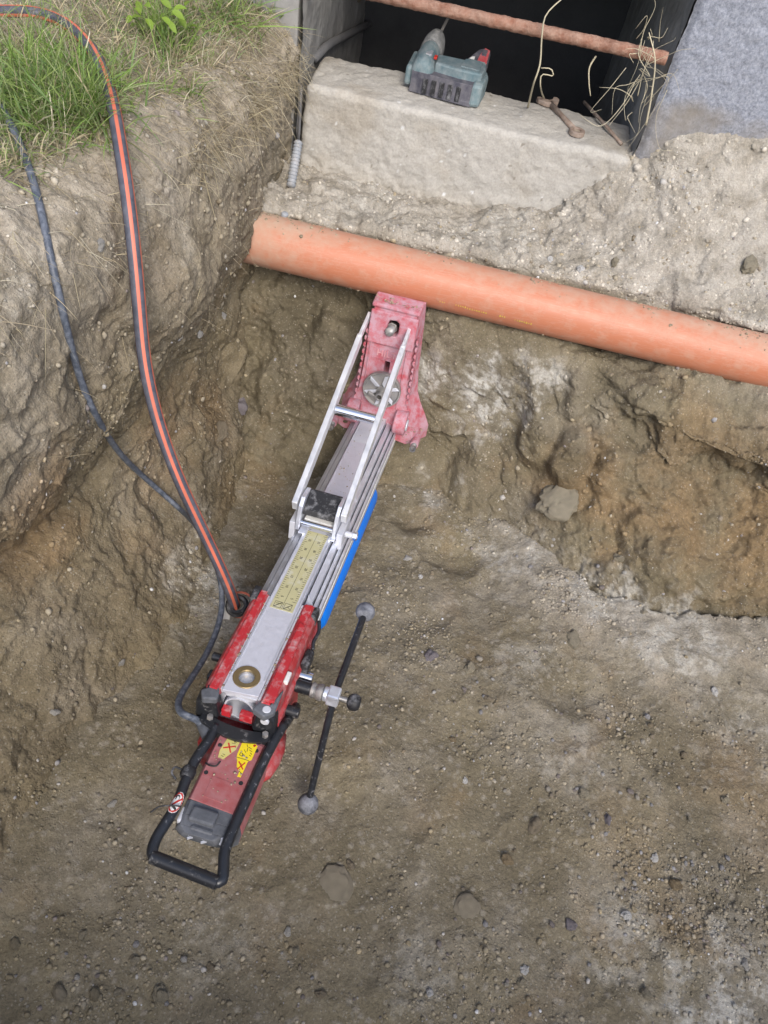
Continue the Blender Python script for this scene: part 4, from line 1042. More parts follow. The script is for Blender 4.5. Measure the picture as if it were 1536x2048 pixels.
# --- core bit
bit = MB().lathe((.004, .296, -.140), (0, 1, 0), [(0, .020), (.001, .040), (.006, .049), (.012, .0515), (.400, .0515), (.406, .0505)], 64).build('core_bit', m_blue, rig, auto=35)
MB().lathe((.004, .288, -.140), (0, 1, 0), [(0, .016), (.001, .034), (.008, .041)], 40).build('bit_back', m_blue_d, bit, auto=35)

# --- brace from the rail up to the base
def bar(p0, p1, a, b_, nm, mat, par, bevel=.0012):
    """flat bar: thickness a across, depth b_"""
    p0, p1 = Vector(p0), Vector(p1)
    d_ = (p1 - p0).normalized(); s_ = Vector((1, 0, 0)); s_ = (s_ - d_ * d_.dot(s_)).normalized(); t_ = s_.cross(d_)
    R_ = Matrix((s_, d_, t_)).transposed()
    return MB().box((p0 + p1) / 2, (a, (p1 - p0).length, b_), R_).build(nm, mat, par, bevel=bevel)
brace = bar((-.0525, .388, .040), (-.054, .775, .203), .0105, .026, 'strut', m_strut, rig)
bar((.0405, .388, .040), (.0400, .775, .203), .0105, .026, 'strut', m_strut, rig)
bar((-.0535, .765, .207), (-.052, .835, .232), .007, .015, 'strut_tip', m_strut, brace)
bar((.0400, .765, .207), (.0400, .835, .232), .007, .015, 'strut_tip', m_strut, brace)
MB().cyl((-.0475, .602, .128), (.0355, .602, .128), .0112, 28, ch=.001).build('cross_bar', m_chrome, rig, auto=40)
clamp = MB().prism([(.372, .0), (.440, .0), (.446, .012), (.432, .056), (.396, .060), (.382, .048), (.374, .02)], to_uv, -.0440, -.0360).build('clamp_plate', m_alu, rig, bevel=.0012)
MB().prism([(.372, .0), (.440, .0), (.446, .012), (.432, .056), (.396, .060), (.382, .048), (.374, .02)], to_uv, .0260, .0330).build('clamp_plate', m_alu, rig, bevel=.0012)
MB().prism([(.376, -.03), (.436, -.03), (.436, .012), (.376, .012)], to_uv, -.0560, -.0450).build('clamp_plate', m_alu_dusty, rig, bevel=.0015)
MB().prism([(.376, -.03), (.436, -.03), (.436, .012), (.376, .012)], to_uv, .0340, .0460).build('clamp_plate', m_alu_dusty, rig, bevel=.0015)
MB().prism([(.384, .030), (.388, .039), (.428, .057), (.436, .052), (.430, .042), (.392, .026)], to_uv, -.0358, .0258).build('clamp_pad', m_rubber, rig, bevel=.0015)
MB().cyl((-.0358, .380, .014), (.0258, .380, .014), .0056, 20, ch=.0006).build('clamp_rod', m_chrome, rig, auto=40)
MB().box((-.004, .402, .012), (.056, .026, .010)).build('clamp_block', m_white, rig, bevel=.001)
MB().prism([(-.0345, .362), (-.022, .364), (-.022, .392), (-.0345, .392)], to_wu, .0006, .004).build('clamp_foot', m_alu, rig, bevel=.0006)
MB().prism([(.022, .364), (.034, .366), (.034, .392), (.022, .392)], to_wu, .0006, .004).build('clamp_foot', m_alu, rig, bevel=.0006)
MB().cyl((.046, .402, -.004), (.062, .402, -.004), .0062, 18, ch=.0006).build('clamp_bolt', m_alu_dusty, rig, auto=40)
MB().ring((.060, .402, -.004), (1, 0, 0), .0088, .0050, .009, 6).build('bolt_nut', m_chrome, rig, bevel=.0006)

# --- base plate (front face at y=.82, back at y=.87)
def outline(side):
    return side + [(2 * .005 - a, b_) for a, b_ in reversed(side)]
front = [(.005, .262), (.050, .262), (.053, .235), (.0545, .18), (.0555, .11), (.059, .06), (.066, .035), (.082, .012), (.094, -.020), (.094, -.046), (.080, -.054), (.054, -.050), (.040, -.030), (.005, -.026)]
back = [(.005, .272), (.058, .272), (.062, .235), (.066, .18), (.071, .11), (.079, .06), (.090, .035), (.106, .008), (.120, -.020), (.120, -.052), (.100, -.064), (.060, -.060), (.040, -.040), (.005, -.036)]
def sym(l): return l[:-1] + [l[-1]] + [(.010 - a, b_) for a, b_ in reversed(l[1:-1])]
holes = [[(.005 + a, .222 + b_) for a, b_ in [(-.012, .006), (-.009, .017), (.006, .019), (.013, .014), (.013, -.008), (.009, -.017), (-.008, -.017), (-.013, -.010)]], slot(.006, .128, .0125, .034)]
fl = sym(front) + [p for h in holes for p in h]
bl = sym(back) + [p for h in holes for p in h]
base = MB().prism(sym(front), to_wv, .820, .872, holes=holes, scale1=bl).build('base_plate', m_red_base, rig, bevel=.003)
MB().prism([(-.046, .180), (.056, .180), (.056, .255), (-.046, .255)], to_wv, .8135, .8198, holes=[holes[0]]).build('top_boss', m_red_base, base, bevel=.003)
MB().box((.005, .838, .268), (.104, .044, .010), Matrix.Rotation(.25, 3, 'X')).build('top_flange', m_red_base, base, bevel=.004)
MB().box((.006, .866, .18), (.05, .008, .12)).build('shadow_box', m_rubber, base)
# raised side ribs
for sx in (-1, 1):
    rb = MB()
    for k in range(11):
        vv = .205 - k * .0165
        hw = .0535 + .0022 * (k / 5)
        xx = .005 + sx * (hw + .002)
        rb.prism([(xx - .002, vv), (xx + .003, vv + .002), (xx + .003, vv - .011), (xx - .002, vv - .007)], to_wv, .8195, .850)
    rb.build('side_rib', m_red_base, base, bevel=.001)
MB().box((-.037, .8185, .105), (.003, .004, .150)).build('face_rib', m_red_base, base, bevel=.001)
MB().box((.044, .8185, .105), (.003, .004, .150)).build('face_rib', m_red_base, base, bevel=.001)
me = text_mesh('HILTI', .021, .0012, 0.0)
me.transform(Matrix.Translation((.004, .8195, .158)) @ Matrix(((1.05, 0, 0, 0), (0, 0, -1, 0), (0, 1, 0, 0), (0, 0, 0, 1))))
link('raised_lettering', me, M('worn_raised_red', (.55, .20, .22), .5, 0, .5, (.55, .42, .43), 60, .2), base)
MB().box((.004, .8192, .1445), (.066, .002, .0022)).build('face_rib', m_red_base, base)
# anchor stud in the top slot
an = MB()
an.lathe((.001, .826, .216), (0, -1, .10), [(0, .0095)] + [(.002 + .0016 * k, .0095 if k % 2 else .0082) for k in range(14)] + [(.026, .0062)], 20)
MB_an = an.build('anchor_stud', m_steel, base, auto=50)
MB().ring((.001, .836, .216), (0, -1, .10), .0125, .008, .010, 6).build('anchor_nut', m_steel, base, bevel=.0006)
# dished clamping wheel with five ribs
wc = Vector((.006, .805, .078))
wheel = MB().lathe(wc, (0, -1, 0), [(-.008, .0425), (.0, .0435), (.003, .0425), (.003, .040), (-.001, .037), (-.002, .012), (.006, .011), (.006, .0005)], 48).build('clamp_wheel', m_steel, base, auto=45)
for k in range(6):
    t = k * math.pi / 3 + .35
    R_ = Matrix.Rotation(-t, 3, 'Y')
    MB().box(wc + R_ @ Vector((.025, -.0015, 0)), (.032, .006, .008), R_, taper=.6).build('wheel_rib', m_alu_dusty, base, bevel=.0015)
MB().ring(wc + Vector((0, -.004, -.008)), (0, -1, 0), .0095, .0052, .016, 24).build('wheel_nut', m_steel, base, auto=40, bevel=.0006)
MB().box(wc + Vector((-.018, -.006, -.014)), (.024, .007, .009), Matrix.Rotation(.4, 3, 'Y')).build('wheel_tab', m_steel, base, bevel=.002)
# hinge lugs, pins and levelling screws
for sx in (-1, 1):
    MB().lathe((.005 + sx * .042, .812, .006), (sx, 0, 0), [(0, .026), (.002, .028), (.026, .028), (.028, .026)], 30).build('hinge_lug', m_red_base, base, auto=40)
    MB().prism([(.005 + sx * .042, -.022), (.005 + sx * .070, -.022), (.005 + sx * .070, .030), (.005 + sx * .042, .034)], to_wv, .812, .835).build('hinge_web', m_red_base, base, bevel=.003)
    MB().cyl((.005 + sx * .0705, .808, .004), (.005 + sx * .0735, .808, .004), .0135, 24).build('hinge_pin', m_alu_dusty, base, auto=40)
    MB().cyl((.005 + sx * .098, .835, -.036), (.005 + sx * .098, .798, -.036), .0095, 16).build('screw_boss', m_red_base, base, auto=40)
    sc = MB().lathe((.005 + sx * .098, .802, -.036), (0, -1, 0), [(0, .0065)] + [(.002 + .0015 * k, .0068 if k % 2 else .0058) for k in range(9)] + [(.016, .0075), (.024, .0075), (.024, .0035), (.019, .003)], 6 if False else 16)
    sc.build('levelling_screw', m_steel, base, auto=50)

# ================================================================== HOSE AND CABLE
hose_px = [(-60, 22, 1.36), (0, 24, 1.33), (60, 24, 1.30), (120, 40, 1.27), (172, 82, 1.22), (205, 140, 1.16), (225, 205, 1.10), (240, 290, 1.055), (254, 380, 1.05), (268, 500, 1.06), (279, 620, 1.09), (288, 720, 1.12), (312, 830, 1.155), (352, 945, 1.20), (398, 1045, 1.25), (436, 1125, 1.295), (462, 1185, 1.33), (470, 1212, 1.36)]
def lay0(path, r):
    a_ = []
    for p in path:
        v_ = p - Vector(CAM); t = v_.length
        q = BVH.ray_cast(Vector(CAM), v_ / t)
        if q[0] is not None and q[3] < t + r: p = Vector(CAM) + v_ / t * (q[3] - r)
        a_.append(list(p))
    a_ = np.array(a_)
    for _ in range(14): a_[1:-1] = .25 * a_[:-2] + .5 * a_[1:-1] + .25 * a_[2:]
    return [Vector(p) for p in a_]
hpth = lay0(smooth_path([dep(*q) for q in hose_px], 8), .016)
HR = .0098
hose = MB().tube(hpth, HR, 22, up=(1, 0, 0)).build('water_hose', m_hose, None, smooth=True)
tag(hose, 'black garden hose with orange stripes hanging down the left bank to the drill', 'hose')
for (a0_, a1_) in ((-1.12, -.62), (.10, .60), (2.2, 2.7), (3.4, 3.9)):
    MB().tube(hpth, HR + .0003, 7, arc=(a0_ + 1.12, a1_ + 1.12), up=(1, 0, 0), cap=False).build('stripe', m_orange, hose, smooth=True)
he = dep(474, 1206, 1.36)
MB().lathe(he + Vector((0, 0, -.012)), (.10, -.25, 1), [(0, .019), (.002, .0215), (.006, .0215), (.008, .018), (.012, .019), (.015, .0165), (.015, .012), (0, .012)], 28, cap=False).build('coupling', m_rubber, hose, auto=50)
MB().lathe(he + Vector((.004, .006, -.015)), (.10, -.25, 1), [(0, .0225), (.0012, .0255), (.0035, .0255), (.005, .0225)], 28, cap=False).build('coupling_ring', m_orange, hose, auto=50)
pt = dep(452, 1222, 1.37)
MB().box(pt, (.016, .030, .0012), Euler((.5, .25, .3)).to_matrix()).build('paper_tag', m_tagw, hose)

cab_px = [(-50, 150), (0, 210), (32, 268), (58, 335), (80, 410), (98, 500), (120, 600), (146, 710), (172, 790), (205, 855), (245, 913), (300, 965)]
cpts = []
for (a, b_) in cab_px:
    p, n = hit(a, b_)
    cpts.append(p + n * .009)
# keep a gently hanging line: smooth the depth along the way
cp = np.array([list(p) for p in cpts]); dd = (cp - CAM) @ fw
for _ in range(3): dd[1:-1] = .25 * dd[:-2] + .5 * dd[1:-1] + .25 * dd[2:]
cpts = [dep(a, b_, d - .012) for (a, b_), d in zip(cab_px, dd)]
d0 = float(dd[-1])
for (a, b_, d) in [(360, 1018, d0 + .04), (400, 1062, 1.335), (432, 1120, 1.355), (444, 1170, 1.365), (446, 1215, 1.34), (434, 1262, 1.30), (408, 1318, 1.24), (376, 1366, 1.17), (349, 1408, 1.11), (346, 1428, 1.09), (358, 1433, 1.08), (380, 1436, 1.07)]:
    cpts.append(dep(a, b_, d))
cpts.append(RM @ (SL0 - (SL1 - SL0) * .1)); cpts.append(RM @ (SL0 + (SL1 - SL0) * .5))
def lay(path, r, i1):
    out = []
    for i, p in enumerate(path):
        if i < i1:
            v_ = p - Vector(CAM); t = v_.length
            q = BVH.ray_cast(Vector(CAM), v_ / t)
            if q[0] is not None and q[3] < t + r * 1.0: p = Vector(CAM) + v_ / t * (q[3] - r * 1.0)
        out.append(p)
    a_ = np.array([list(p) for p in out])
    for _ in range(24): a_[1:-1] = .25 * a_[:-2] + .5 * a_[1:-1] + .25 * a_[2:]
    return [Vector(p) for p in a_]
cable = MB().tube(lay(smooth_path(cpts, 8), .008, 140), .0053, 12).build('power_cable', m_cable, None, smooth=True)
tag(cable, 'thin plain black power cable running down the left bank into the drill motor', 'cable')

# ================================================================== CORDLESS SCREWDRIVER ON THE SILL
def led(px, py, z_=.628): return on(px, py, 2, z_)
cd = empty('cordless_screwdriver', 'dusty teal cordless screwdriver lying on the concrete sill', 'screwdriver', Matrix.Translation((-.072, 1.792, .627)) @ Matrix.Rotation(math.radians(-2), 4, 'Z') @ Matrix.Diagonal((.84, 1.16, 1.16, 1)))
# local: x to the right along the grip, y away into the opening, z up
hd = MB()
hd.lathe((-.075, -.030, .031), (.03, 1, .10), [(0, .020), (.004, .027), (.015, .031), (.060, .032), (.085, .029), (.092, .026)], 24)
head = hd.build('motor_housing', m_teal, cd, auto=50)
MB().lathe((-.0725, .060, .040), (.03, 1, .10), [(0, .029), (.006, .0315), (.034, .0305), (.058, .0255), (.072, .0190), (.078, .0115), (.088, .009)], 24).build('chuck', m_chuck, cd, auto=50)
MB().tube([(-.0708, .135, .0475), (-.067, .20, .054), (-.063, .28, .062)], .0042, 8, rfun=lambda t: 1.0).build('screwdriver_bit', m_steel, cd, smooth=True)
MB().box((-.107, .020, .026), (.020, .085, .034)).build('side_housing', m_teal, cd, bevel=.006)
gp = MB().prism([(-.098, -.030), (-.030, -.034), (.030, -.036), (.068, -.036), (.070, -.010), (.030, .002), (-.030, .006), (-.098, .004)], to_wu, .003, .040)
gp.build('grip', m_dark_pl, cd, bevel=.010)
MB().prism([(-.045, -.012), (.020, -.018), (.080, -.016), (.086, .012), (.080, .046), (.030, .048), (.020, .034), (-.045, .030)], to_wu, .012, .056).build('battery_housing', m_teal, cd, bevel=.009)
MB().prism([(.062, -.040), (.090, -.034), (.096, .020), (.088, .044), (.066, .040)], to_wu, .002, .044).build('battery', m_teal, cd, bevel=.007)
MB().prism([(.022, .046), (.084, .046), (.082, .128), (.064, .138), (.048, .124), (.032, .076)], to_wu, .018, .052).build('battery_clip', m_dark_pl, cd, bevel=.006)
MB().prism([(.054, .049), (.081, .049), (.079, .122), (.064, .130), (.057, .090)], to_wu, .0515, .0535).build('red_label', m_redpl, cd, bevel=.0008)
MB().box((.067, .100, .054), (.013, .032, .002)).build('label_window', m_dark_pl, cd)
MB().prism([(.030, .050), (.046, .050), (.046, .074), (.038, .070)], to_wu, .0515, .0530).build('light_lens', m_white, cd, bevel=.0008)
MB().box((-.048, .000, .060), (.008, .014, .004)).build('red_switch', m_redink, cd, bevel=.001)
MB().box((-.066, .002, .0635), (.016, .022, .004)).build('vent_plate', m_conduit, cd, bevel=.001)
for k in range(5): MB().box((-.058 + k * .022, -.0365, .020), (.012, .003, .026)).build('grip_ridge', m_rubber, cd, bevel=.001)
MB().prism([(-.100, -.030), (.068, -.0375), (.068, -.030), (-.100, -.024)], to_wu, .002, .012).build('sole_band', m_dark_pl, cd, bevel=.002)
for k in range(3): MB().box((-.088 + k * .012, .040, .0585 - abs(k - 1) * .002), (.004, .034, .004)).build('vent_rib', m_dark_pl, cd, bevel=.001)
MB().prism([(.020, -.006), (.070, -.006), (.072, .036), (.026, .036)], to_wu, .0558, .0580).build('side_panel', m_teal, cd, bevel=.001)
MB().box((-.015, -.031, .036), (.110, .004, .004), Matrix.Rotation(-.03, 3, 'Z')).build('grip_seam', m_conduit, cd, bevel=.001)

# ================================================================== REBAR
def rebar():
    p0 = Vector((-.62, 1.690, .812)); p1 = Vector((.338, 1.690, .820))
    k, n = 260, 18
    q = MB()
    pts = [p0 + (p1 - p0) * i / k for i in range(k + 1)]
    rr = np.random.default_rng(5)
    q.tube(pts, .0118, n)
    me_v = np.array(q.v)
    d = .0022 * fbm(me_v, 60, 4, .6, 3.) + .0012 * fbm(me_v, 160, 2, .6, 9.)
    ax = np.array(p1 - p0); ax /= np.linalg.norm(ax)
    rel = me_v - np.array(p0); rad = rel - np.outer(rel @ ax, ax); rn = rad / (np.linalg.norm(rad, axis=1, keepdims=True) + 1e-9)
    q.v = [tuple(x) for x in me_v + rn * d[:, None]]
    ob = q.build('rebar', m_rust, None, smooth=True)
    return tag(ob, 'long rusty iron bar across the dark cellar opening', 'iron bar')
rebar()

# ================================================================== SPANNER AND ROD ON THE SILL
a, c = led(1098, 206, .634), led(1152, 262, .636)
spx = (c - a); spx.z = 0
Ms = Matrix.Translation(a) @ Matrix.Rotation(math.atan2(spx.y, spx.x), 4, 'Z')
sp = empty('combination_spanner', 'rusty old spanner lying on the right of the concrete sill', 'spanner', Ms)
Ls = spx.length
MB().tube([(.006, 0, .001), (Ls * .5, 0, .002), (Ls - .008, 0, .001)], .0062, 10, rfun=lambda t: 1.1 - .25 * math.sin(math.pi * t)).build('shank', m_rust_iron, sp, smooth=True)
jaw = [(.016, -.008), (.010, -.018), (-.004, -.027), (-.016, -.026), (-.018, -.018), (-.008, -.012), (-.002, 0), (-.008, .012), (-.018, .018), (-.016, .026), (-.004, .027), (.010, .018), (.016, .008)]
MB().prism(jaw, to_wu, -.004, .007).build('open_jaw', m_rust_iron, sp, bevel=.002)
MB().ring((Ls + .004, 0, -.004), (0, 0, 1), .0175, .0085, .011, 24).build('ring_end', m_rust_iron, sp, bevel=.002)
MB().cyl((Ls + .004, 0, -.004), (Ls + .004, 0, .003), .0088, 16).build('mud_plug', M('mud', (.30, .25, .19), .95), sp)
r0, r1 = led(1168, 204, .640), led(1243, 288, .634)
rod = MB().tube([r0, (r0 + r1) / 2 + Vector((0, 0, .001)), r1], .0038, 8).build('iron_rod', m_rust_iron, None, smooth=True)
tag(rod, 'thin rusty iron rod lying on the concrete sill right of the spanner', 'rod')

# ================================================================== CONDUITS
tp = [dep(606, 130, 1.93), on(602, 180, 1, 1.668), on(600, 230, 1, 1.665), on(597, 285, 1, 1.66)]
cn = MB().tube(smooth_path(tp, 6), .0032, 8).build('grey_conduit', m_dconduit, None, smooth=True)
tag(cn, 'thin grey corrugated conduit stub left of the concrete sill', 'conduit')
c0 = on(597, 283, 1, 1.655); c1, n1_ = hit(582, 376); c1 = c1 + n1_ * .004
q = MB(); L_ = (c1 - c0).length
q.lathe(c0, c1 - c0, [(L_ * k / 26, .0105 if k % 2 else .0072) for k in range(27)], 16)
q.build('corrugated_sleeve', m_conduit, cn, auto=60)
p8, n8 = hit(567, 436)
MB().lathe(p8 - Vector((0, 0, .01)), Vector((.15, -.1, 1)), [(.002 * k, .0075 if k % 2 else .006) for k in range(13)], 12).build('corrugated_sleeve', m_conduit, cn, auto=60)
wallp = [on(628, 118, 0, -.386), on(650, 95, 0, -.374), on(690, 72, 0, -.372), on(775, 28, 0, -.374)]
dc = MB().tube(smooth_path(wallp, 6), .0095, 12).build('wall_conduit', m_dconduit, None, smooth=True)
tag(dc, 'dark grey pipe running up the left side wall of the cellar opening', 'pipe')

# ================================================================== STONES AND GRAVEL
def stone_mesh(seed, sub=1, sharp=.28):
    bm = bmesh.new()
    bmesh.ops.create_icosphere(bm, subdivisions=sub, radius=1)
    r_ = np.random.default_rng(seed)
    co = np.array([v.co[:] for v in bm.verts])
    d = 1 + sharp * fbm(co, 1.1, 2, .5, seed * 3.1) * 1.6 + r_.uniform(-.08, .08, len(co))
    # flatten a few faces
    for _ in range(4):
        nn = r_.normal(size=3); nn /= np.linalg.norm(nn)
        h = co * d[:, None] @ nn; over = np.clip(h - .72, 0, None)
        d = d - over * .8
    for v, k in zip(bm.verts, d): v.co = v.co * float(k)
    me = bpy.data.meshes.new('stone'); bm.to_mesh(me); bm.free()
    me.shade_smooth()
    if sub > 1: me.set_sharp_from_angle(angle=math.radians(32))
    return me
stone_cols = [(.34, .31, .26), (.26, .22, .165), (.42, .40, .37), (.20, .165, .115), (.30, .29, .29), (.36, .30, .20), (.23, .20, .185)]
SM = []
for i in range(14):
    me = stone_mesh(i + 1, 1 if i < 10 else 2)
    ca = me.color_attributes.new('soil', 'FLOAT_COLOR', 'POINT')
    cc = np.ones((len(me.vertices), 4), np.float32); cc[:, :3] = stone_cols[i % 7]
    ca.data.foreach_set('color', cc.ravel())
    me.materials.append(m_stone)
    SM.append(me)
BIGM = []
for i, cc_ in enumerate([(.26, .23, .17), (.21, .175, .125), (.19, .17, .18), (.22, .17, .105), (.36, .345, .32), (.50, .49, .47)]):
    me = stone_mesh(40 + i, 4 if i == 0 else 3, .55)
    co = np.empty(len(me.vertices) * 3, np.float32); me.vertices.foreach_get('co', co); co = co.reshape(-1, 3).astype(float)
    co *= (1 + .10 * fbm(co, 2.6, 4, .6, i * 9.) + (.05 * fbm(co, 9, 3, .6, 5.) if i == 0 else 0))[:, None]
    me.vertices.foreach_set('co', co.ravel().astype(np.float32))
    n1 = fbm(co, 2.5, 4, .6, 5.) + .9 * fbm(co, 7, 3, .6, 9.) * (i == 0)
    ca = me.color_attributes.new('soil', 'FLOAT_COLOR', 'POINT')
    cc = np.ones((len(me.vertices), 4), np.float32); cc[:, :3] = np.array(cc_) * (1 + .3 * n1)[:, None]
    ca.data.foreach_set('color', cc.ravel()); me.materials.append(m_stone)
    BIGM.append(me)
for i, cc_ in enumerate([(.21, .18, .125), (.27, .235, .175)]):
    me = stone_mesh(77 + i, 3, .16)
    co = np.empty(len(me.vertices) * 3, np.float32); me.vertices.foreach_get('co', co); co = co.reshape(-1, 3).astype(float)
    co *= (1 + .12 * fbm(co, 1.8, 3, .6, 31. + i) + .05 * fbm(co, 6, 3, .6, i * 9.))[:, None]
    me.vertices.foreach_set('co', co.ravel().astype(np.float32))
    n1 = fbm(co, 3, 4, .6, 5.)
    ca = me.color_attributes.new('soil', 'FLOAT_COLOR', 'POINT')
    cc = np.ones((len(me.vertices), 4), np.float32); cc[:, :3] = np.array(cc_) * (1 + .4 * n1)[:, None]
    ca.data.foreach_set('color', cc.ravel()); me.materials.append(m_stone)
    BIGM.append(me)
def put_stone(me, p, n, s3, parent, sink=.35):
    ob = bpy.data.objects.new('stone', me)
    COL.objects.link(ob); ob.parent = parent
    zq = Vector((0, 0, 1)).rotation_difference(n)
    R_ = zq.to_matrix() @ Euler((0, 0, random.uniform(0, 6.28))).to_matrix()
    ob.matrix_world = Matrix.Translation(p + n * s3[2] * (1 - 2 * sink)) @ R_.to_4x4() @ Matrix.Diagonal((*s3, 1))
    return ob
def parent_of(p):
    if p.z < .06 and p.y < 1.2 and p.x > -.42: return pit_floor
    return bank_left if p.x < -.36 else bank_back
# the stones one can single out
for (px, py, s_, k, asp, sink) in [(1120, 1003, 58, 0, .60, .28), (440, 868, 24, 1, .75, .3), (480, 812, 20, 2, .9, .42), (200, 490, 11, 4, .8, .3), (398, 668, 9, 4, .9, .3), (447, 632, 7, 4, .9, .3), (670, 1775, 34, 7, 1.2, .42), (935, 1815, 24, 7, 1.2, .40),
        (1140, 1850, 12, 2, 1, .3), (1350, 1770, 14, 3, .8, .3), (320, 1990, 18, 0, .75, .34), (270, 1920, 10, 0, .7, .3), (190, 1990, 12, 6, .8, .3), (120, 1985, 16, 7, .8, .36), (235, 1985, 9, 0, .9, .3), (225, 1608, 8, 4, .8, .3), (243, 1325, 7, 4, 1.2, .3),
        (1168, 1590, 13, 0, .8, .3), (1215, 1640, 13, 2, .5, .4), (862, 1312, 14, 2, .9, .45), (815, 1117, 7, 4, .9, .3), (841, 1153, 5, 5, .9, .3), (1050, 1940, 9, 5, .9, .3), (1042, 1965, 8, 0, .9, .3), (1240, 1115, 12, 0, .7, .3),
        (940, 1336, 12, 0, .8, .3), (975, 1398, 8, 1, .8, .3), (1428, 1385, 9, 5, .9, .3), (1500, 530, 18, 0, .8, .35), (1160, 540, 8, 5, .9, .3), (1100, 520, 6, 5, .9, .3), (1230, 525, 9, 0, .9, .3), (905, 1480, 7, 3, .9, .3), (1490, 1930, 9, 4, .8, .3), (700, 1730, 10, 1, .8, .35),
        (575, 1865, 8, 4, .9, .3), (1015, 1720, 12, 3, .8, .3), (1250, 1830, 10, 5, .9, .3), (1310, 1715, 8, 5, .9, .3), (1380, 1640, 7, 0, .9, .3), (110, 1425, 8, 4, .8, .3), (1145, 1280, 17, 0, 1.1, .42), (930, 1560, 6, 5, .9, .3), (1070, 1655, 16, 1, .9, .4), (1450, 1600, 8, 0, .9, .3),
        (590, 1905, 9, 0, .9, .3), (640, 1990, 11, 1, .8, .35), (860, 1985, 8, 5, .9, .3), (1290, 1990, 12, 0, .8, .3), (30, 1890, 12, 6, .8, .35), (165, 1870, 9, 0, .9, .3), (420, 1935, 9, 1, .9, .3)]:
    p, n = hit(px, py)
    d = (np.array(p) - CAM) @ fw
    r = s_ * d / F
    if 20 < s_ < 40: n = Vector((0, -.15, 1)).normalized()
    if s_ > 40: n = Vector((-.1, -.35, 1)).normalized()
    put_stone(BIGM[k], p, n, (r, r * asp, r * (.36 if s_ > 40 else .24 if s_ > 20 else .62)), parent_of(p), sink)
# a bunch of smaller ones that still show singly
zones = [(1330, 1760, 170, 70, 60), (1180, 1600, 130, 80, 30), (960, 1390, 140, 90, 26), (1250, 1480, 200, 120, 30), (640, 1960, 300, 80, 24), (180, 1960, 170, 80, 22), (1180, 1150, 160, 60, 20), (1050, 1850, 200, 100, 18), (300, 1560, 120, 200, 10), (800, 1500, 200, 160, 10)]
cnt = 0
rs = np.random.default_rng(21)
for (cx, cy, rx, ry, nn) in zones:
    for _ in range(nn):
        px, py = cx + rs.normal() * rx * .6, cy + rs.normal() * ry * .6
        if not (5 < px < 1530 and 5 < py < 2043): continue
        p, n = hit(px, py)
        if p.z > .12 and p.y < 1.0 and p.x > -.3: continue
        r = float(np.clip(rs.lognormal(math.log(4.2), .35), 2.8, 9)) * ((np.array(p) - CAM) @ fw) / F
        put_stone(SM[rs.integers(0, 14)], p, n, (r, r * rs.uniform(.7, 1), r * rs.uniform(.5, .8)), parent_of(p), .25)
        cnt += 1
# loose grit: one joined mesh per ground part
def gravel(parent, pts, nrm, radii, name, colors):
    base = [SM[i] for i in range(8)]
    bv = []; bf = []
    for me in base:
        co = np.empty(len(me.vertices) * 3, np.float32); me.vertices.foreach_get('co', co)
        li = np.empty(len(me.loops), np.int32); me.loops.foreach_get('vertex_index', li)
        bv.append(co.reshape(-1, 3)); bf.append(li.reshape(-1, 3))
    n = len(pts); nv = len(bv[0]); nf = len(bf[0])
    kind = rs.integers(0, 8, n)
    V0 = np.stack(bv)[kind]                                    # n,nv,3
    ang = rs.uniform(0, 6.28, n); ca_, sa_ = np.cos(ang), np.sin(ang)
    s3 = np.stack([radii, radii * rs.uniform(.65, 1, n), radii * rs.uniform(.38, .72, n)], 1)
    V0 = V0 * s3[:, None, :]
    x = V0[..., 0] * ca_[:, None] - V0[..., 1] * sa_[:, None]; y = V0[..., 0] * sa_[:, None] + V0[..., 1] * ca_[:, None]; z_ = V0[..., 2] + (s3[:, 2] * .35)[:, None]
    t1 = np.cross(nrm, np.array([.31, .2, .93])); t1 /= np.linalg.norm(t1, axis=1, keepdims=True) + 1e-9
    t2 = np.cross(nrm, t1)
    W = pts[:, None, :] + t1[:, None, :] * x[..., None] + t2[:, None, :] * y[..., None] + nrm[:, None, :] * z_[..., None]
    Fc = np.stack(bf)[kind] + (np.arange(n) * nv)[:, None, None]
    me = bpy.data.meshes.new(name)
    me.vertices.add(n * nv); me.vertices.foreach_set('co', W.reshape(-1).astype(np.float32))
    me.loops.add(n * nf * 3); me.loops.foreach_set('vertex_index', Fc.reshape(-1).astype(np.int32))
    me.polygons.add(n * nf); me.polygons.foreach_set('loop_start', np.arange(0, n * nf * 3, 3, dtype=np.int32))
    me.update(calc_edges=True)
    c = me.color_attributes.new('soil', 'FLOAT_COLOR', 'POINT')
    rgba = np.ones((n, nv, 4), np.float32); rgba[..., :3] = colors[:, None, :]
    c.data.foreach_set('color', rgba.reshape(-1))
    me.shade_smooth()
    return tag(link(name, me, m_stone, parent), kind='stuff')
def pick(G, C, n, wfun, rmin, rmed, rmax, parent, name, flip=False):
    P = G.reshape(-1, 3); N_ = (grid_normals(G) * (-1 if flip else 1)).reshape(-1, 3)
    w_ = wfun(P); w_ = w_ / w_.sum()
    idx = np.searchsorted(np.cumsum(w_), rs.random(n)); idx = np.clip(idx, 0, len(P) - 1)
    r = np.clip(rs.lognormal(math.log(rmed), .5, n), rmin, rmax)
    pal = np.array(stone_cols)
    own = C.reshape(-1, 3)[idx]
    col_ = own * rs.uniform(.95, 1.6, (n, 1))
    odd = rs.random(n) < .14
    col_[odd] = pal[rs.integers(0, 7, odd.sum())]
    lt = rs.random(n) < .14
    col_[lt] = np.array([.32, .28, .21]) * rs.uniform(.8, 1.2, (lt.sum(), 1))
    wh = rs.random(n) < .004
    col_[wh] = (.60, .60, .60)
    return gravel(parent, P[idx], N_[idx], r, name, col_)
gritP = floor_G.reshape(-1, 3)
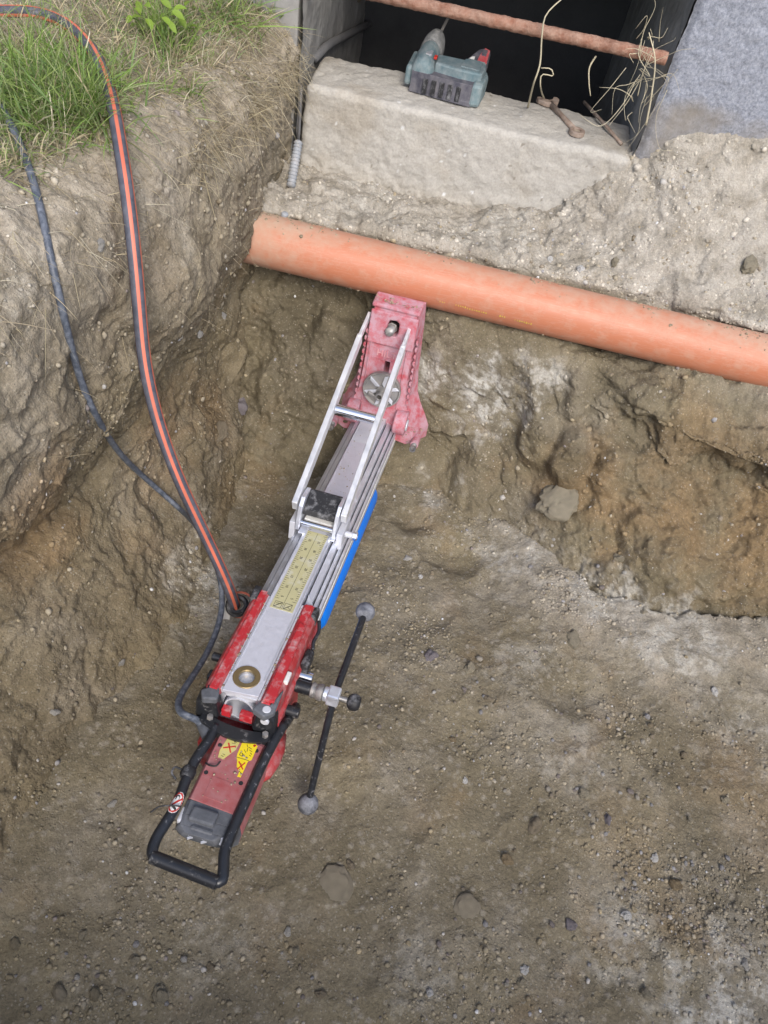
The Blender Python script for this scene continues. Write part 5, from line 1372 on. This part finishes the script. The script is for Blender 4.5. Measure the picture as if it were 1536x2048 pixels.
gmask = np.clip(0.25 + fbm(gritP, 5, 3, .5, 44.) + 0.6 * fbm(gritP, 14, 3, .5, 4.), 0, 1) ** 1.6 + .03
gmask = gmask + 1.3 * blob(gritP, [(0.62, 0.42, 0, 0.16, 1), (0.78, .38, 0, .14, 1), (0.55, 0.72, 0, 0.12, .8), (0.16, 0.80, 0, .10, .9), (-.2, .14, 0, .16, .6), (.3, .16, 0, .16, .8), (.42, 1.0, 0, .10, 1), (.30, .62, 0, .09, 1), (-.32, .8, 0, .1, .7)], 9, .9, .9)
gmask *= (gritP[:, 1] > .0) * (gritP[:, 0] < 1.0)
pick(floor_G, fc, 16000, lambda P: gmask, .0010, .0020, .0058, pit_floor, 'gravel')
def wl(P): return (np.clip(.3 + fbm(P, 6, 3, .5, 18.), 0, 1) ** 1.5 + .03) * (P[:, 1] > .25) * (P[:, 1] < 1.75)
pick(LG[:, :kr], LC[:, :kr], 4200, wl, .0012, .0023, .008, bank_left, 'gravel')
def wb(P): return (np.clip(.3 + fbm(P, 6, 3, .5, 28.), 0, 1) ** 1.5 + .04) * (P[:, 0] < 1.0) * (1 + 1.2 * (P[:, 2] > .42))
pick(BG, BC, 8500, wb, .0012, .0025, .009, bank_back, 'gravel', flip=True)

def crumbs(parent, P_, N_, rmed, name):
    k = len(P_)
    c_ = np.array([.30, .245, .17]) * rs.uniform(.75, 1.25, (k, 1))
    return gravel(parent, P_, N_, np.clip(rs.lognormal(math.log(rmed), .5, k), rmed * .5, rmed * 3), name, c_)
k = 1500
tt = rs.random(k); an = np.where(rs.random(k) < .62, rs.normal(-.25, .35, k), rs.normal(2.75, .22, k))
cl_ = fbm(np.stack([tt * 1.5, an * .06, np.zeros(k)], 1), 9, 3, .6, 5.)
keep = cl_ > np.where((tt < .16) | (tt > .72), -.35, .05)
tt, an = tt[keep], an[keep]
a0 = np.array([-.50, 1.420, .404]); axp = np.array([1.5, -.012, -.010]); e1 = np.array([0, 0, 1.]); e2 = np.array([0, 1., 0])
nn = np.cos(an)[:, None] * e1 - np.sin(an)[:, None] * e2
crumbs(drain, a0 + axp * tt[:, None] + nn * .0548, nn, .0016, 'mud_crumbs')
loc = []
for _ in range(150): loc.append((rs.uniform(-.045, .055), rs.uniform(.820, .855), .2735 + rs.uniform(-.003, .001)))
for _ in range(90): loc.append((rs.choice([-1, 1]) * rs.uniform(.028, .032), rs.uniform(0, .2), -.0035))
for _ in range(60): loc.append((rs.uniform(-.02, .02), rs.uniform(.46, .84), -.0002))
for _ in range(60): loc.append((rs.uniform(.055, .115), rs.uniform(.80, .83), rs.uniform(-.03, .02) - .02))
for _ in range(40): loc.append((rs.uniform(-.01, .05), rs.uniform(-.14, -.05), -.0506))
lw_ = np.array([list(RM @ Vector(q)) for q in loc])
cr_ = crumbs(rig, lw_, np.repeat(np.array([list(DV)]), len(loc), 0), .0011, 'mud_crumbs')
cr_.matrix_parent_inverse = RM.inverted()

# ================================================================== GRASS AND PLANTS
def blades(name, roots, lens, dirs, widths, cols, parent=None, curl=.5, segs=4):
    n = len(roots)
    side = np.cross(dirs, rs.normal(size=(n, 3))); side /= np.linalg.norm(side, axis=1, keepdims=True) + 1e-9
    bend = rs.normal(size=(n, 3)) * .35 * curl + np.array([0, 0, -1.0]) * curl * rs.uniform(.3, 1.2, (n, 1))
    V = np.zeros((n, segs * 2 + 1, 3))
    for k in range(segs):
        t = k / segs
        c = roots + dirs * (lens * t)[:, None] + bend * (lens * t * t * .5)[:, None]
        w_ = widths * (1 - t * .7)
        V[:, 2 * k] = c - side * w_[:, None] * .5; V[:, 2 * k + 1] = c + side * w_[:, None] * .5
    V[:, -1] = roots + dirs * lens[:, None] + bend * (lens * .5)[:, None]
    q = []
    for k in range(segs - 1): q.append([2 * k, 2 * k + 1, 2 * k + 3, 2 * k + 2])
    q = np.array(q); nv = segs * 2 + 1
    quads = (q[None] + (np.arange(n) * nv)[:, None, None]).reshape(-1, 4)
    tris = np.array([[nv - 3, nv - 2, nv - 1]]) + (np.arange(n) * nv)[:, None]
    me = bpy.data.meshes.new(name)
    me.vertices.add(n * nv); me.vertices.foreach_set('co', V.reshape(-1).astype(np.float32))
    lp = np.concatenate([quads.reshape(-1), tris.reshape(-1)]).astype(np.int32)
    me.loops.add(len(lp)); me.loops.foreach_set('vertex_index', lp)
    st = np.concatenate([np.arange(len(quads)) * 4, len(quads) * 4 + np.arange(n) * 3]).astype(np.int32)
    me.polygons.add(len(st)); me.polygons.foreach_set('loop_start', st)
    me.update(calc_edges=True)
    c = me.color_attributes.new('tint', 'FLOAT_COLOR', 'POINT')
    rgba = np.ones((n, nv, 4), np.float32); rgba[..., :3] = cols[:, None, :]
    c.data.foreach_set('color', rgba.reshape(-1))
    me.shade_smooth()
    return link(name, me, m_grass, parent)
GREEN = np.array([[.24, .34, .09], [.18, .29, .06], [.30, .38, .13], [.30, .35, .17], [.20, .31, .11]])
STRAW = np.array([[.52, .45, .29], [.45, .38, .25], [.38, .32, .22], [.56, .51, .38], [.30, .25, .17]])
def tuft(px, py, spread, n, length, lab, green=.92, lean=(.05, -.25, .9), nm='grass_tuft', cat='grass tuft'):
    p0, n0 = hit(px, py)
    d = (np.array(p0) - CAM) @ fw
    roots = []
    while len(roots) < n:
        a, b_ = rs.normal() * spread[0], rs.normal() * spread[1]
        p, nn = hit(px + a, py + b_)
        roots.append(list(p - nn * .004))
    roots = np.array(roots)
    ln = np.clip(rs.normal(length, length * .3, n), length * .3, length * 1.7)
    dr = rs.normal(size=(n, 3)) * .42 + np.array(lean); dr /= np.linalg.norm(dr, axis=1, keepdims=True)
    g = rs.random(n) < green
    cols = np.where(g[:, None], GREEN[rs.integers(0, 5, n)], STRAW[rs.integers(0, 5, n)]) * rs.uniform(.75, 1.3, (n, 1))
    ob = blades(nm, roots, ln, dr, rs.uniform(.0014, .0034, n), cols, curl=.75)
    # origin at the tuft's foot
    ob.data.transform(Matrix.Translation(-p0)); ob.location = p0
    return tag(ob, lab, cat)
tuft(105, 190, (66, 40), 2200, .075, 'thick lush green grass tuft on the rim between the cable and the hose', .93, (.15, -.45, .75))
tuft(185, 215, (20, 20), 600, .065, 'small green grass tuft on the rim just left of the hose', .93, (.1, -.5, .7))
tuft(340, 75, (24, 24), 600, .07, 'green grass tuft on the lawn right of the hose beside the leafy weed', .85, (.1, -.35, .8))
tuft(455, 25, (42, 22), 420, .085, 'long pale green grass tuft at the lawn corner near the house wall', .75, (.35, -.5, .6))
tuft(385, 190, (12, 16), 110, .05, 'little sparse grass tuft on the bare bank right of the hose', .7, (.1, -.7, .5))
tuft(40, 318, (30, 18), 120, .04, 'sparse short grass tuft under the black cable at the left edge', .7, (.2, -.5, .6))
# the rest of the sward, dead and green mixed
LP = LG[:, kr - 14:].reshape(-1, 3)
wt = np.clip(.55 + .9 * fbm(LP, 6, 3, .5, 64.), .05, 1) * (LP[:, 0] > -1.35) * (LP[:, 1] > .5) * (LP[:, 1] < 1.72)
area = np.ones(len(LP)); wt = wt / wt.sum()
n = 30000
idx = np.clip(np.searchsorted(np.cumsum(wt), rs.random(n)), 0, len(LP) - 1)
dr = rs.normal(size=(n, 3)) * .75 + np.array([.15, -.2, .55]); dr /= np.linalg.norm(dr, axis=1, keepdims=True)
far = sst(-(LP[idx, 0] + .05 * rs.normal(size=n)), .50, .62)
g = rs.random(n) < (.16 + .60 * sst(fbm(LP[idx], 5, 3, .5, 84.), -.3, .2) * far)
cols = np.where(g[:, None], GREEN[rs.integers(0, 5, n)], STRAW[rs.integers(0, 5, n)]) * rs.uniform(.7, 1.25, (n, 1))
tag(blades('grass', LP[idx] - np.array([0, 0, .003]), np.clip(rs.normal(.042, .017, n), .012, .1), dr, rs.uniform(.0009, .0024, n), cols, curl=.7), kind='stuff')
# roots and straw hanging out of the turf edge
RP = LG[:, kr - 60:kr + 4].reshape(-1, 3)
wt = (.15 + np.clip(fbm(RP, 7, 3, .5, 14.), 0, 1)) * (RP[:, 1] > .55) * (RP[:, 1] < 1.72) * (1 + 3 * (RP[:, 1] > 1.15)); wt /= wt.sum()
n = 4200
idx = np.clip(np.searchsorted(np.cumsum(wt), rs.random(n)), 0, len(RP) - 1)
dr = rs.normal(size=(n, 3)) * .8 + np.array([.5, -.15, -.15]); dr /= np.linalg.norm(dr, axis=1, keepdims=True)
cols = STRAW[rs.integers(0, 5, n)] * rs.uniform(.6, 1.1, (n, 1))
tag(blades('roots', RP[idx], np.clip(rs.normal(.045, .02, n), .012, .12), dr, rs.uniform(.0006, .0014, n), cols, curl=1.0, segs=5), kind='stuff')
# fine root hairs on the bank face
RP = LG[:, int(np.searchsorted(Lt, 5.0)):kr].reshape(-1, 3)
idx = rs.integers(0, len(RP), 160)
dr = rs.normal(size=(160, 3)) * .5 + np.array([.25, -.1, -.7]); dr /= np.linalg.norm(dr, axis=1, keepdims=True)
tag(blades('root_hairs', RP[idx] + np.array([.002, 0, 0]), rs.uniform(.02, .07, 160), dr, np.full(160, .0007), STRAW[rs.integers(0, 5, 160)] * 1.1, curl=.6, segs=5), kind='stuff')

# leafy weed
wp, wn = hit(300, 80)
weed = empty('weed_plant', 'bright green leafy weed among the grass right of the hose', 'plant', Matrix.Translation(wp))
def leaf(c, nrm_, yaw, L_, W_):
    nrm_ = Vector(nrm_).normalized(); a = nrm_.orthogonal().normalized(); a = Matrix.Rotation(yaw, 3, nrm_) @ a; b_ = nrm_.cross(a)
    q = MB(); k = 6
    vs = []
    for i in range(k + 1):
        t = i / k; w_ = W_ * math.sin(math.pi * min(1, t * .96 + .02)) ** .7 * .5
        o_ = c + a * (L_ * t) - nrm_ * (L_ * .35 * t * t)
        vs += [o_ - b_ * w_ + nrm_ * w_ * .35, o_, o_ + b_ * w_ + nrm_ * w_ * .35]
    fs = []
    for i in range(k):
        for j in (0, 1): fs.append((3 * i + j, 3 * i + j + 1, 3 * i + j + 4, 3 * i + j + 3))
    q.add(vs, fs)
    ob = q.build('leaf', m_grass, weed, smooth=True)
    ca = ob.data.color_attributes.new('tint', 'FLOAT_COLOR', 'POINT')
    cc = np.ones((len(vs), 4), np.float32); cc[:, :3] = np.array([.20, .30, .045]) * random.uniform(.75, 1.15)
    ca.data.foreach_set('color', cc.ravel())
for k in range(30):
    t = k / 29
    top = Vector((random.uniform(-.045, .06), random.uniform(-.05, .05), random.uniform(.02, .085)))
    MB().tube([Vector((top.x * .2, top.y * .2, -.005)), top * .6 + Vector((0, 0, .01)), top], .0008, 5).build('stem', M('stem_green', (.16, .22, .06), .6) if k == 0 else bpy.data.materials['stem_green'], weed)
    leaf(top, (random.uniform(-.4, .4), random.uniform(-.7, -.1), 1), random.uniform(0, 6.28), random.uniform(.013, .022), random.uniform(.009, .014))

# dry stems in and beside the opening
def stem(pts, r, lab, cat='dry stem'):
    ob = MB().tube(smooth_path(pts, 6), r, 6, rfun=lambda t: 1.15 - .6 * t).build('dry_stem', m_straw, None, smooth=True)
    o0 = Vector(pts[0]); ob.data.transform(Matrix.Translation(-o0)); ob.location = o0
    return tag(ob, lab, cat)
stem([led(1056, 214, .63), on(1068, 165, 1, 1.67), on(1080, 128, 1, 1.66), on(1084, 70, 1, 1.66), on(1092, 30, 1, 1.67), on(1130, -8, 1, 1.68)], .0022, 'tall pale dry grass stem standing before the dark opening and the rusty bar')
stem([led(1088, 198, .63), on(1081, 172, 1, 1.71), on(1083, 150, 1, 1.71), on(1098, 150, 1, 1.71), on(1107, 152, 1, 1.71), on(1102, 138, 1, 1.71), on(1082, 136, 1, 1.71)], .002, 'curled pale dry leaf above the spanner on the sill')
stem([on(1192, 112, 1, 1.70), on(1179, 135, 1, 1.70), on(1178, 165, 1, 1.70), on(1181, 192, 1, 1.70)], .0016, 'short dry stem hanging below the rusty bar above the thin rod')
stem([on(1292, 250, 1, 1.66), on(1303, 190, 1, 1.655), on(1310, 120, 1, 1.655), on(1298, 65, 1, 1.66)], .0018, 'long dry stem against the plaster wall edge at the end of the rusty bar')
DS = []
q = MB()
for k in range(34):
    b0 = on(1284 + rs.normal() * 14, rs.uniform(70, 235), 1, 1.672)
    d1 = Vector((rs.normal() * .012, -.006 - abs(rs.normal()) * .006, rs.uniform(-.05, .05))); d2 = d1 * 2 + Vector((rs.normal() * .012, rs.normal() * .006, 0)); d3 = d2 + Vector((rs.normal() * .018, 0, rs.normal() * .012 - .008))
    q.tube(smooth_path([b0, b0 + d1, b0 + d2, b0 + d3], 5), rs.uniform(.0004, .0010), 5, rfun=lambda t: 1.1 - .7 * t)
tag(q.build('dry_straw', m_straw, None, smooth=True), kind='stuff')
